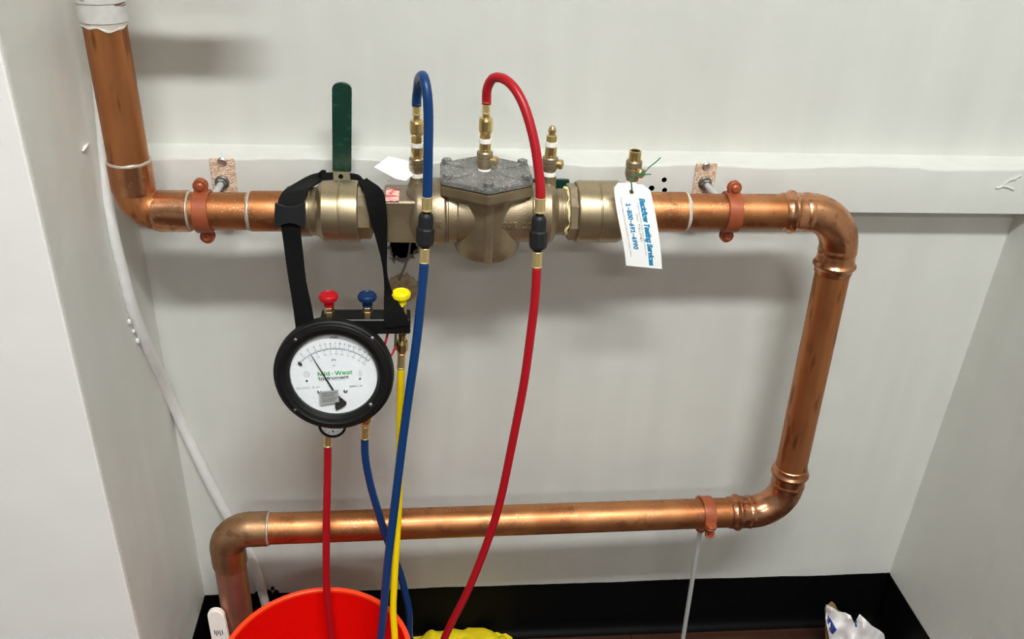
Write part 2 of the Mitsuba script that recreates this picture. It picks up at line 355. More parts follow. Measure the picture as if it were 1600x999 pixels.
# black vinyl cove base
BH = 0.1415
def cove(n=1):   # profile (distance from wall, height)
    return [(0, BH), (0.0022, BH), (0.003, BH-0.002), (0.003, 0.03), (0.006, 0.016), (0.012, 0.007), (0.021, 0.004), (0.0225, 0.0015), (0.0225, 0.001), (0, 0.001)]
def base_run(a, b, nrm, wob=0.0):
    a, b, nrm = V(*a), V(*b), V(*nrm); k = 60; pr = cove(); vs = []
    for i in range(k):
        t = i/(k-1); c = a+(b-a)*t; dz = wob*(float(meshkit.fbm(V(t*9, 0, 0), 3, 5))-0.5)
        vs += [c+nrm*d+V(0, 0, h+(dz if h > 0.1 else 0)) for d, h in pr]
    q = len(pr); f = []
    for i in range(k-1):
        for j in range(q):
            A, B = i*q+j, i*q+(j+1) % q
            f += [[A, B, B+q], [A, B+q, A+q]]
    for j in range(1, q-1): f += [[0, j+1, j], [(k-1)*q, (k-1)*q+j, (k-1)*q+j+1]]
    mm = trimesh.Trimesh(np.array(vs), f, process=False); mm.fix_normals(); return mm
struct('baseboard_back', base_run((XL, 0, 0), (XR, 0, 0), (0, -1, 0), 0.006), 'black_vinyl', 'black vinyl cove baseboard along the back wall', 40)
struct('baseboard_left', base_run((XL, YF, 0), (XL, 0, 0), (1, 0, 0)), 'black_vinyl', 'black vinyl cove baseboard along the left side wall', 40)
struct('baseboard_right', base_run((XR, YFR, 0), (XR, 0, 0), (-1, 0, 0)), 'black_vinyl', 'black vinyl cove baseboard along the right side wall', 40)
# ceiling lamps: a long fluorescent strip before the recess, and an unseen one added farther back to fill shadows
def lamp(cx, cy, cz, L, power, label):
    t = thing('ceiling_lamp', label, 'lamp')
    part(t, 'housing', join([box((cx, cy, cz+0.045), (L+0.06, 0.26, 0.05), 0.006)] + [box((cx+e*(L/2+0.015), cy, cz+0.015), (0.03, 0.26, 0.05), 0.004) for e in (-1, 1)] + [box((cx, cy+e*0.115, cz+0.015), (L+0.05, 0.03, 0.05), 0.004) for e in (-1, 1)]), 'white_plastic', False)
    df = trimesh.Trimesh([(cx-L/2, cy-0.1, cz), (cx-L/2, cy+0.1, cz), (cx+L/2, cy+0.1, cz), (cx+L/2, cy-0.1, cz)], [[0, 1, 2], [0, 2, 3]], process=False)
    k = part(t, 'diffuser', df, 'white_plastic', False)
    scene[k]['emitter'] = {'type': 'area', 'radiance': rgb(power*0.98, power*1.0, power*0.985)}
    for e in (-1, 1): part(t, 'stem', rod((cx+e*L*0.35, cy, cz+0.06), (cx+e*L*0.35, cy, ZT), 0.008, 12), 'zinc')
lamp(LAMP_X, LAMP_Y, LAMP_Z, LAMP_LEN, LAMP_POWER, 'long fluorescent lamp on the ceiling in front of the recess')
lamp(0.2, -3.7, LAMP_Z, LAMP_LEN, FILL_LAMP_POWER, 'added fill lamp on the ceiling behind the camera')

# ------------------------------------------------------------------ the pipe line
YP = -0.146
A0, A1 = at(300, 330, YP), at(1150, 331, YP)
def ax(px):                        # point of the upper pipe's axis under a pixel column
    lo, hi = A0+(A0-A1)*0.3, A1+(A1-A0)*0.5
    for _ in range(40):
        m_ = (lo+hi)/2; q = m_-CAM; x = 800+FOCAL*(q@RIGHT)/(q@FWD)
        if x < px: lo = m_
        else: hi = m_
    return (lo+hi)/2
EX = unit(A1-A0)
def rpx(px, half): return half*mpp(ax(px))/1.0           # half height in pixels -> radius
def along(profile, mat_, t, name, n=48, smooth=30, label=None):
    """lathe along the upper axis; profile of (pixel column, half height in pixels)."""
    o = ax(profile[0][0]); pr = [(rpx(x, h)*0.985, np.dot(ax(x)-o, EX)) for x, h in profile]
    return part(t, name, lathe(solid(pr), o, EX, n), mat_, smooth, label)
PR = 0.0270                                              # pipe radius
def ring(c, axis, R, w, t, name, mat_, lab=None):
    pr = [(R*0.97, -w/2), (R, -w/2), (R+0.0012, -w*0.2), (R+0.0012, w*0.2), (R, w/2), (R*0.97, w/2)]
    m_ = lathe(pr, c, axis, 48)
    d_ = meshkit.fbm(m_.vertices*120, 3, 3)-0.5
    m_.vertices += np.outer(d_*0.003, unit(axis)) 
    return part(t, name, m_, mat_, True, lab)

def bend(c, d0, d1, R, r, n=28):
    """quarter bend with its corner at c; comes along d0, leaves along d1."""
    d0, d1 = unit(d0), unit(d1); cen = c - d0*R + d1*R
    P = [cen + R*(-d1*math.cos(a)+d0*math.sin(a)) for a in np.linspace(0, math.pi/2, n)]
    return np.array(P)

# inlet side ---------------------------------------------------------
inlet = thing('copper_pipe', 'copper inlet pipe coming down the left corner and turning right into the left ball valve', 'pipe')
cor = ax(208); UP = V(0, 0, 1)
top = at(187, 170, YP); cor = V(at(192, 200, YP)[0], YP, (A0+EX*(at(192, 200, YP)[0]-A0[0]))[2])
zs = lambda py, px=195: at(px, py, YP)[2]
z_j = zs(252, 201)                                        # solder line above the elbow
z_c = zs(34, 168); z_top = zs(2, 160); zt_ = 1.392
part(inlet, 'riser', rod(cor+V(0, 0, z_j-cor[2]-0.004), cor+V(0, 0, z_c-cor[2]+0.01), PR, 48), 'copper_riser', 30, 'brown copper riser')
cpl = part(inlet, 'coupling', lathe(solid([(PR+0.0006, z_c), (PR+0.0026, z_c+0.002), (PR+0.003, z_top), (PR+0.0046, z_top+0.001), (PR+0.0046, z_top+0.008), (PR+0.001, z_top+0.012)]), V(cor[0], YP, 0), UP, 48), 'painted_copper', 30, 'coupling smeared with grey white paint')
part(inlet, 'riser', rod(V(cor[0], YP, z_top+0.01), V(cor[0], YP, zt_-0.03), PR, 40), 'copper_riser')
# paint drips on the riser under the coupling
aa = np.linspace(0, 2*np.pi, 49)
wv = lambda a: 0.006*math.sin(a-0.2)*-1*-1+0.0022*math.sin(3*a+0.7)+0.0012*math.sin(7*a)
dr_ = [tube(np.array([V(cor[0]+(PR+0.0006)*math.cos(a), YP+(PR+0.0006)*math.sin(a), z_c+wv(a)*1.0) for a in aa]), 0.0016+0.0007*np.sin(aa*9), 8),
       lathe([(PR+0.0009, z_c-0.007), (PR+0.0011, z_c+0.012)], V(cor[0], YP, 0), UP, 48)]
q_ = dr_[1].vertices; lo_ = q_[:, 2] < z_c+0.002
q_[lo_, 2] = [z_c+wv(math.atan2(y-YP, x-cor[0])) for x, y in q_[lo_, :2]]
dr_[1] = trimesh.Trimesh(q_, dr_[1].faces, process=False)
part(inlet, 'paint_drip', join(dr_), 'solder_dull', True, 'run of pale paint below the coupling', 'stuff')
ring(V(cor[0], YP, z_j), UP, PR+0.0012, 0.006, inlet, 'solder_ring', 'solder', 'pale solder ring')
z_s = zs(298, 205)
x_s0, x_s1 = ax(246), ax(297)
Rb = min(cor[2]-0.0, 0.036)
el = [cor+V(0, 0, z_j-cor[2])] + [cor+V(0, 0, z_j-cor[2]-0.004)] + list(bend(cor, (0, 0, -1), EX, 0.034, PR)) + [x_s1-EX*0.002, x_s1]
el = np.array(el)
rr = np.full(len(el), PR+0.0002); rr[:2] = PR+0.0026; rr[-2:] = PR+0.0026
part(inlet, 'elbow', tube(np.vstack([[cor+V(0, 0, z_s-cor[2]+0.002)], bend(cor, (0, 0, -1), EX, 0.034, PR), [x_s0+EX*0.004]]), PR+0.0008, 48), 'copper_riser', True)
part(inlet, 'elbow_socket', lathe(solid([(PR+0.0012, z_s-0.001), (PR+0.0028, z_s+0.003), (PR+0.0028, z_j-0.001), (PR+0.0012, z_j)]), V(cor[0], YP, 0), UP, 48), 'copper_fitting', 30)
L_ = np.dot(x_s1-x_s0, EX)
part(inlet, 'elbow_socket', lathe(solid([(PR+0.0012, -0.003), (PR+0.0028, 0.002), (PR+0.0028, L_-0.001), (PR+0.0012, L_)]), x_s0, EX, 48), 'copper_fitting', 30, 'pinkish socket with flux stains')
ring(x_s1, EX, PR+0.0008, 0.005, inlet, 'solder_ring', 'solder')
part(inlet, 'pipe', rod(x_s1-EX*0.01, ax(392), PR, 48), 'copper', 30)
ring(ax(391), EX, PR+0.0006, 0.006, inlet, 'solder_ring', 'solder')
part(inlet, 'adapter', lathe(solid([(PR+0.0008, 0), (PR+0.0022, 0.001), (PR+0.0022, np.dot(ax(456)-ax(393), EX))]), ax(393), EX, 48), 'copper', 30)
# the branch above the picture: a tee with a stub that shades the wall
part(inlet, 'tee', join([lathe(solid([(PR+0.003, -0.036), (PR+0.003, 0.05)]), V(cor[0], YP, zt_), UP, 40), lathe(solid([(0.0225, 0.0), (0.0225, 0.06)]), V(cor[0], YP, zt_), (1, 0, 0), 40)]), 'copper_fitting')
part(inlet, 'branch', rod(V(cor[0]+0.05, YP, zt_), V(cor[0]+0.165, YP, zt_), 0.0195, 40), 'copper')
part(inlet, 'cap', lathe(solid([(0.0215, 0), (0.0215, 0.026), (0.016, 0.032)]), V(cor[0]+0.15, YP, zt_), (1, 0, 0), 40), 'copper_fitting')
part(inlet, 'riser', rod(V(cor[0], YP, zt_+0.04), V(cor[0], YP, ZT), PR, 40), 'copper_riser')

# outlet side --------------------------------------------------------
outlet = thing('copper_pipe', 'long copper outlet pipe with press elbows looping right, down and back left above the bucket', 'pipe')
part(outlet, 'adapter', lathe(solid([(PR+0.0026, 0), (PR+0.0026, np.dot(ax(1070)-ax(984), EX)-0.001), (PR+0.001, np.dot(ax(1070)-ax(984), EX))]), ax(984), EX, 48), 'copper', 30)
ring(ax(1070), EX, PR+0.0010, 0.0085, outlet, 'solder_ring', 'solder_dull')
VX = at(1297, 430, YP)[0]; YB = -0.168
c1 = V(VX, YP, (A0+EX*(VX-A0[0]))[2])
# lower run
LB = at(1085, 803, YB); LA = at(430, 826, -0.186)
LX = unit(LB-LA)
c2x = at(1240, 725, YB+0.004)[0]
c2 = LB+LX*((c2x-LB[0])/LX[0])
DV = unit(c2-c1)
BR = 0.062
part(outlet, 'pipe', rod(ax(1066), ax(1226), PR, 48), 'copper', 30)
def press_socket(c, d, t):
    """press fitting socket; c where the bend ends, d out towards the pipe"""
    R = PR
    pr = [(R+0.0022, -0.004), (R+0.0030, 0.0), (R+0.0030, 0.004), (R+0.0016, 0.007), (R+0.0022, 0.012), (R+0.0024, 0.018), (R+0.0036, 0.0205), (R+0.0062, 0.024), (R+0.0062, 0.027), (R+0.0036, 0.0305), (R+0.0022, 0.033), (R+0.0020, 0.039), (R+0.0004, 0.0405)]
    return lathe(solid(pr), c, d, 48)
def press_elbow(c, d0, d1, t):
    k = part(t, 'elbow', tube(bend(c, d0, d1, BR, PR+0.0022, 40), PR+0.0022, 48), 'copper_fitting', True, 'pinkish press elbow')
    part(k, 'press_socket', press_socket(c-unit(d0)*BR, -unit(d0), t), 'copper_fitting', 30)
    part(k, 'press_socket', press_socket(c+unit(d1)*BR, unit(d1), t), 'copper_fitting', 30)
press_elbow(c1, EX, DV, outlet)
part(outlet, 'pipe', rod(c1+DV*(BR+0.012), c2-DV*(BR+0.012), PR, 48), 'copper_riser', 30)
press_elbow(c2, DV, -LX, outlet)
c3 = LA+LX*((at(352, 830, -0.188)[0]-LA[0])/LX[0])
jn = at(419, 826, -0.186); jn = LA+LX*((jn[0]-LA[0])/LX[0])
part(outlet, 'pipe', rod(c2-LX*(BR+0.012), jn-LX*0.01, PR, 48), 'copper', 30)
ring(jn, LX, PR+0.0006, 0.006, outlet, 'solder_ring', 'solder')
DD_ = unit(at(367, 930, -0.180)-c3); 
el2 = np.vstack([[jn-LX*0.0], [jn-LX*0.001], bend(c3, -LX, DD_, 0.042, PR), [c3+DD_*0.078], [c3+DD_*0.079]])
part(outlet, 'elbow', tube(el2, np.r_[PR+0.0016, np.full(len(el2)-2, PR+0.0028), PR+0.0008], 48), 'copper_drab', 40, 'dull brown soldered elbow')
foot = c3+DD_*(c3[2]/-DD_[2]-0.002)
part(outlet, 'pipe', rod(c3+DD_*0.07, foot, PR, 48), 'copper_red', 30, 'reddish dull riser into the floor')

def droplets(segs, n, lo, hi):
    ms = []
    ico = trimesh.creation.icosphere(subdivisions=1)
    for _ in range(n):
        a, b, w = segs[rng.integers(len(segs))]; t_ = rng.random(); d = unit(b-a)
        u = unit(np.cross(d, V(0, 1, 0))); w_ = np.cross(d, u)
        ang = rng.uniform(-math.pi, math.pi); nrm = u*math.cos(ang)+w_*math.sin(ang)
        r = lo+(hi-lo)*rng.random()**3; mm = ico.copy(); mm.apply_scale([r, r, r*0.7]); 
        ms.append(put(mm, a+(b-a)*t_+nrm*(w+r*0.25), nrm))
    return join(ms)
part(outlet, 'water_droplets', droplets([(jn, c2-LX*0.1, PR)]*4+[(ax(995), ax(1066), PR+0.0026), (ax(1074), ax(1206), PR)]+[(c1-EX*0.075, c1-EX*0.02, PR+0.0022)], 1100, 0.0004, 0.0013), 'water', True, 'fine water droplets on the copper', 'stuff')

# ------------------------------------------------------------------ pipe clamps
def clamp(t, c, axis, back, w=0.0215, ear_top=True):
    """split ring round the pipe at c; back: direction to the rod's side"""
    axis = unit(axis); back = unit(back-axis*np.dot(axis, back)); up = unit(np.cross(axis, back))
    if up[2] < 0: up = -up
    R = PR+0.0004
    pr = [(R, -w/2), (R+0.0030, -w/2), (R+0.0040, -w/2+0.001), (R+0.0040, w/2-0.001), (R+0.0030, w/2), (R, w/2), (R, -w/2)]
    part(t, 'ring', lathe(pr, c, axis, 56), 'clamp_orange', 40)
    for s in (1, -1):
        cc = c+up*s*(R+0.0115)
        for o in (-1, 1):
            e = hexless(cc+back*o*0.0035-back*0.0017, back, 0.0102, 0.0034)
            web = box((0, 0, 0), (0.018, 0.012, 0.0034), 0.001, None); web.apply_transform(frame(c+up*s*(R+0.006)+back*o*0.0035, back, axis))
            part(t, 'ear', join([e, web]), 'clamp_orange', 40)
        b = part(t, 'bolt', join([lathe(solid([(0.0062, 0.0), (0.0062, 0.0022), (0.0038, 0.0042)]), cc-back*0.0052, -back, 18), hexn(0.009, 0, 0.005, cc+back*0.0052, back), rod(cc-back*0.006, cc+back*0.008, 0.0026, 12)]), 'clamp_orange', 35)
def hexless(c, d, r, th_): return lathe(solid([(r-0.0008, 0), (r, 0.0008), (r, th_-0.0008), (r-0.0008, th_)]), c, d, 28)
def wall_clamp(px, nut, plate, label):
    t = thing('pipe_clamp', label, 'pipe clamp', 'clamps holding the upper pipe')
    c = ax(px); clamp(t, c, EX, V(0, 1, 0))
    q = [at(x, y, -LEDGE) for x, y in plate]
    zt, zb = q[0][2], q[0][2]-0.085; xc = (q[0][0]+q[1][0])/2; w = abs(q[1][0]-q[0][0])
    pl = part(t, 'wall_plate', box((xc, -LEDGE-0.0018, (zt+zb)/2), (w, 0.0032, zt-zb), 0.0012), 'clamp_plate', False, 'copper wall plate spattered with pale paint')
    s = at(nut[2], nut[3], -LEDGE-0.004)
    scw = join([lathe(solid([(0.0074, 0), (0.0072, 0.0014), (0.005, 0.0032), (0.0048, 0.0026), (0.002, 0.0022)]), V(s[0], -LEDGE-0.003, s[2]), (0, -1, 0), 22)])
    sc_ = part(pl, 'screw', scw, 'zinc', 35, 'shiny screw head')
    part(pl, 'screw', lathe(solid([(0.0064, 0), (0.0062, 0.0014), (0.004, 0.003)]), V(s[0], -LEDGE-0.003, zb+0.012), (0, -1, 0), 22), 'zinc', 35)
    nt = at(nut[0], nut[1], -LEDGE-0.006); nt[1] = -LEDGE-0.003
    end = c+V(0, PR+0.002, 0)
    part(t, 'flange', lathe(solid([(0.0112, 0), (0.0106, 0.003), (0.0095, 0.004)]), nt, (0, -1, 0), 28), 'steel_dark', 35)
    part(t, 'nut', hexn(0.0150, 0.003, 0.010, nt, (0, -1, 0)), 'steel_dark', False)
    part(t, 'rod', rod(nt+V(0, -0.004, 0), end, 0.0050, 18), 'zinc_rod', 30, 'zinc threaded rod')
    part(t, 'rod_boss', lathe(solid([(0.010, 0), (0.010, 0.012), (0.008, 0.014)]), c+V(0, PR+0.002, 0), (0, 1, 0), 20), 'clamp_orange', 35)
wall_clamp(319, (346.5, 286, 346.5, 253.5), [(327, 247), (366, 247)], 'copper coloured split ring clamp left of the black strap, rod to speckled wall plate')
wall_clamp(1141, (1102, 287, 1104, 260.5), [(1088, 254), (1121, 254)], 'copper coloured split ring clamp right of the white tag, rod to speckled wall plate')
t = thing('pipe_clamp', 'copper coloured ring clamp on the lower pipe standing on a thin zinc rod', 'pipe clamp')
cl = LA+LX*((at(1103, 801, YB)[0]-LA[0])/LX[0])
pr = [(PR+0.0004, -0.0105), (PR+0.0034, -0.0105), (PR+0.0044, -0.009), (PR+0.0044, 0.009), (PR+0.0034, 0.0105), (PR+0.0004, 0.0105), (PR+0.0004, -0.0105)]
part(t, 'ring', lathe(pr, cl, LX, 56), 'clamp_orange', 40)
for s in (1, -1):
    cc = cl+V(0, s*(PR+0.008), 0)
    part(t, 'ear', join([hexless(cc+V(0, 0, -0.004), UP, 0.0098, 0.0034), hexless(cc+V(0, 0, 0.001), UP, 0.0098, 0.0034)]), 'clamp_orange', 40)
cb = at(1108, 823, -0.19)
part(t, 'ear', join([hexless(cl+V(0.004, -0.024, -0.027), (0, -1, 0.6), 0.0088, 0.006)]), 'clamp_orange', 40)
part(t, 'bolt', hexn(0.009, 0, 0.004, cl+V(0.004, -0.0285, -0.0235), (0, -1, 0.6)), 'clamp_orange', False)
rb = V(at(1094, 838, YB)[0], YB+0.0, 0)
rtop = V(cl[0]-0.004, cl[1], cl[2]-PR-0.003)
part(t, 'rod_boss', lathe(solid([(0.009, 0), (0.009, 0.012), (0.007, 0.014)]), rtop+V(0, 0, 0.003), -UP, 20), 'clamp_orange', 35)
fl = at(1067, 999, rtop[1]+0.004); dfl = unit(fl-rtop)
rend = rtop+dfl*(rtop[2]/-dfl[2])
part(t, 'rod', rod(rtop-V(0, 0, 0.006), rend, 0.0044, 18), 'zinc_rod', 30, 'thin zinc rod down to the floor')
part(t, 'foot_flange', lathe(solid([(0.02, 0), (0.02, 0.003), (0.008, 0.008)]), rend, UP, 24), 'zinc', 35)

# ------------------------------------------------------------------ ball valves
def oct_nut(px0, px1, half, rot=0.0, n=8):
    o = ax(px0); L = np.dot(ax(px1)-o, EX); R = rpx(px0, half)/math.cos(math.pi/n)*0.985
    return prism(n, [(R-0.002, 0), (R, 0.0015), (R, L-0.0015), (R-0.002, L)], o, EX, V(0, 0, 1), rot)
bv = thing('ball_valve', 'bronze ball valve under the black strap, green lever pointing straight up', 'ball valve', 'bronze ball valves')
along([(448, 36), (452, 40), (486, 40), (488, 38), (496, 38.5), (499, 40)], 'bronze_valve', bv, 'end_hub')
along([(496, 38), (503, 46), (507, 48.5), (531.5, 49), (532.5, 47.8), (533.5, 47.8), (534.5, 49), (558, 49), (561, 48), (562, 46)], 'bronze_valve', bv, 'body')
part(bv, 'end_nut', oct_nut(560, 581, 41, 0.22), 'bronze', False, 'eight sided end nut')
along([(578, 34), (604, 34)], 'bronze', bv, 'nipple')
# lever behind the body, pointing up
YLV = -0.0885
g0, g1 = at(534.5, 128.5, YLV), at(534.5, 268, YLV); lw = 0.0275
lc = g1[0]; LEAN = math.atan2(g0[0]-g1[0], g0[2]-g1[2])
lv = part(bv, 'lever', None or box((lc-0.001, YLV, (at(534, 266, YLV)[2]+1.035)/2), (0.0255, 0.0028, at(534, 266, YLV)[2]-1.035), 0.0008), 'steel_yellow', False, 'plated steel lever with a hole')
zz0, zz1 = at(534, 266, YLV)[2], g0[2]
def grip(w, th_, z0, z1):
    pts = [(-w/2, z0), (w/2, z0), (w/2, z1-w/2)] + [(w/2*math.cos(a), z1-w*0.36+w*0.36*math.sin(a)) for a in np.linspace(0.15, math.pi-0.15, 14)] + [(-w/2, z1-w/2)]
    P = Polygon(pts).buffer(-0.002).buffer(0.002)
    ms = []
    for sh, d0, d1 in ((0.0, -th_/2+0.0015, th_/2-0.0015), (-0.0009, -th_/2+0.0005, th_/2-0.0005), (-0.0018, -th_/2, th_/2)):
        e = trimesh.creation.extrude_polygon(P.buffer(sh), d1-d0, engine='earcut'); e.vertices = e.vertices[:, [0, 2, 1]]+V(0, d0, 0); e.fix_normals(); ms.append(e)
    return join(ms)
g = grip(lw, 0.0085, zz0-0.001, zz1); g.apply_transform(trimesh.transformations.rotation_matrix(LEAN, (0, 1, 0), (0, 0, zz0))); g.apply_translation((lc, YLV, 0))
part(lv, 'grip', g, 'green_vinyl', 30, 'dark green vinyl grip')
hc = at(532.5, 276, YLV-0.0016)
part(lv, 'lever_hole', lathe(solid([(0.0036, 0), (0.0036, 0.0004)]), V(hc[0], YLV-0.0013, hc[2]), (0, -1, 0), 20), 'cavity_dark', 30)
part(bv, 'stem', join([rod(V(lc, YP+0.035, 1.05), V(lc, YLV+0.008, 1.05), 0.009, 20), hexn(0.016, 0, 0.007, V(lc, YLV+0.0015, 1.05), (0, 1, 0))]), 'zinc')

bv2 = thing('ball_valve', 'bronze ball valve behind the white paper tag, green lever lying along the pipe', 'ball valve', 'bronze ball valves')
part(bv2, 'end_nut', oct_nut(885, 907, 42, 0.24, 8), 'bronze', False, 'eight sided end nut')
along([(897, 44), (899, 48), (903, 49.5), (930.5, 49), (931.5, 47.8), (932.5, 47.8), (933.5, 49), (962, 49), (967, 47), (978, 39), (986, 37), (996, 36)], 'bronze_valve', bv2, 'body')
lx = ax(935)[0]; lz = at(876, 291, YLV)[2]
lv2 = part(bv2, 'lever', box((lx-0.02, YLV, lz-0.004), (0.06, 0.0028, 0.014), 0.0008), 'steel_yellow', False)
g = grip(0.0225, 0.0085, 0.0, 0.115); M4 = np.eye(4); M4[:3, :3] = np.array([[0, 0, -1], [0, 1, 0], [1, 0, 0.0]]); g.apply_transform(M4); g.apply_translation((lx-0.038, YLV, lz))
part(lv2, 'grip', g, 'green_vinyl', 30, 'dark green vinyl grip')
part(bv2, 'stem', join([rod(V(lx, YP+0.035, lz), V(lx, YLV+0.008, lz), 0.009, 20), hexn(0.016, 0, 0.007, V(lx, YLV+0.0015, lz), (0, 1, 0))]), 'zinc')

# ------------------------------------------------------------------ backflow preventer
bp = thing('backflow_preventer', 'bronze backflow preventer with a grey bolted hexagonal cover between the two ball valves', 'valve')
o = ax(603); e1 = ax(652)
ib = box((0, 0, 0), (np.dot(e1-o, EX)+0.012, 0.070, 0.064), 0.0025)
ib.apply_translation(V((o[0]+e1[0])/2+0.004, YP-0.003, (o[2]+e1[2])/2-0.002))
part(bp, 'inlet_block', ib, 'bronze', False, 'square cast inlet block')
along([(634, 30), (639, 40), (647, 49), (654, 53), (692, 53.5), (694.5, 52.5), (697, 48.5)], 'bronze', bp, 'inlet_barrel', 64)
along([(690, 47.5), (699, 47.5), (700, 50), (707, 50), (713, 49.5), (715, 48), (770, 48)], 'bronze', bp, 'inlet_neck', 64)
CX = ax(762)
rc = 0.0496
z_fl = at(757, 305, YP-0.072)[2]                         # under the flange's front corner
zb = at(760, 404, YP-0.02)[2]
fz = ax(762)[2]
cz1 = fz+0.046
prof = [(0.030, zb), (0.039, zb+0.0015), (0.0455, zb+0.006), (rc-0.0008, zb+0.015), (rc, zb+0.03), (rc-0.0005, fz+0.005), (rc-0.001, fz+0.03), (rc+0.001, cz1)]
part(bp, 'centre_body', lathe(solid(prof), V(CX[0], YP, 0), UP, 72), 'bronze', 30, 'cup shaped centre body')
rbm = box((0, 0, 0), (0.0125, 0.03, cz1-zb-0.006), 0.003); rbm.apply_translation(V(CX[0]-0.001, YP-rc+0.0105, (cz1+zb)/2+0.003))
part(bp, 'rib', rbm, 'bronze', False, 'cast rib down the front')
along([(770, 48), (792, 48), (826, 48.5), (828, 47.5), (829, 45)], 'bronze', bp, 'outlet_neck', 64)
along([(828, 45), (837, 45), (838, 51), (856, 51.5), (862, 47), (866, 38), (869, 35.5), (888, 35.5)], 'bronze', bp, 'outlet_barrel', 64)
th_ = [ring_ for ring_ in range(4)]
part(bp, 'pipe_thread', join([torus(ax(871.5+3.6*k), EX, rpx(872, 35), 0.0012, 48, 8) for k in range(4)]), 'bronze_valve', True)
# the joint compound smeared on the thread
dope = []
for a in np.linspace(0, 2*np.pi, 60, endpoint=False):
    dope.append(ax(883.5)+EX*(0.0018*math.sin(a*5)+0.0012*math.sin(a*11+1))+rpx(883, 37.0)*(math.cos(a)*UP+math.sin(a)*np.cross(EX, UP)))
dope = np.array(dope+[dope[0]])
part(bp, 'joint_compound', tube(dope, 0.0020+0.0008*np.sin(np.linspace(0, 40, len(dope))), 10), 'pipe_dope', True, 'cream joint compound oozing from the thread')
# cover: hexagonal plate with its flange, bolts
HC = V(at(757, 270, YP)[0]+0.002, YP, 0)
ct = at(757, 297, YP-0.074)[2]                            # top face height from its front corner
def hexplate(R, z0, z1, b=0.002, rnd=0.006):
    a = [math.pi/2+k*math.pi/3 for k in range(6)]
    P = Polygon([(R*math.cos(t), R*math.sin(t)) for t in a]).buffer(-rnd).buffer(rnd, 6)
    ms = []
    for sh, d in ((0.0, b), (-b*0.6, b*0.4), (-b, 0.0)):
        e = trimesh.creation.extrude_polygon(P.buffer(sh), z1-z0-2*d, engine='earcut'); e.apply_translation((0, 0, z0+d)); ms.append(e)
    m_ = join(ms); m_.apply_translation(HC); return m_
part(bp, 'flange', hexplate(0.0755, ct-0.024, ct-0.0085, 0.002), 'bronze', 30, 'bronze flange under the cover')
part(bp, 'flange', hexplate(0.0665, ct-0.0305, ct-0.022, 0.002), 'bronze', 30)
cov = part(bp, 'cover', hexplate(0.0755, ct-0.0075, ct, 0.0016), 'cover_grey', 30, 'dusty grey cover plate')
part(cov, 'cover_boss', lathe(solid([(0.034, ct-0.001), (0.030, ct+0.0018), (0.024, ct+0.0026), (0.018, ct+0.0028)]), HC, UP, 48), 'cover_grey', 30)
for k in range(6):
    a = math.pi/2+k*math.pi/3; rr_ = V(math.cos(a), math.sin(a), 0)
    st = HC+rr_*0.046; rbx = box((0, 0, 0), (0.045, 0.008, 0.006), 0.002, frame((0, 0, 0), UP, rr_)); rbx.apply_translation(st-rr_*0.006+V(0, 0, ct+0.0005))
    part(cov, 'cover_rib', rbx, 'cover_grey', False)
    b = HC+rr_*0.0645
    part(bp, 'cover_bolt', join([lathe(solid([(0.0088, ct-0.0005), (0.0088, ct+0.0012)]), b, UP, 20), hexn(0.0128, 0, 0.0075, b+V(0, 0, ct+0.0008), UP, 0.3+k)]), 'cover_grey', False)
# pink sticker draped over the inlet block's upper left
bt = ib.bounds
s0, s1 = at(601, 300, bt[0][1]), at(623, 300, bt[0][1])
stk = box((0, 0, 0), (s1[0]-s0[0], 0.052, 0.0012), 0.0003); stk.apply_translation(V((s0[0]+s1[0])/2, bt[0][1]+0.0255, bt[1][2]+0.0009))
part(bp, 'sticker', stk, 'sticker_pink', False, 'worn pink sticker on the inlet block')
# raised casting letters
def on_barrel(txt, px, py, h, R, bold=True):
    """lettering on a cylinder round the pipe axis"""
    tm = text_mesh(txt, h, 0.0014, bold); w = tm.bounds[1][0]
    v_ = tm.vertices.copy(); p0 = at(px, py, YP-R*0.9); a0 = math.asin(np.clip((p0[2]-ax(px)[2])/R, -1, 1))
    ang = a0+v_[:, 1]/R; rad = R+v_[:, 2]-0.0002
    tm.vertices = np.stack([p0[0]+v_[:, 0], YP-rad*np.cos(ang), ax(px)[2]+rad*np.sin(ang)], -1); return tm
part(bp, 'casting_letters', on_barrel('ASSE  1015', 776, 355, 0.0085, rpx(800, 48)), 'bronze_valve', False, 'cast lettering reading ASSE 1015')
part(bp, 'casting_letters', on_barrel('K', 681, 353, 0.0085, rpx(670, 53.3)), 'bronze_valve', False)

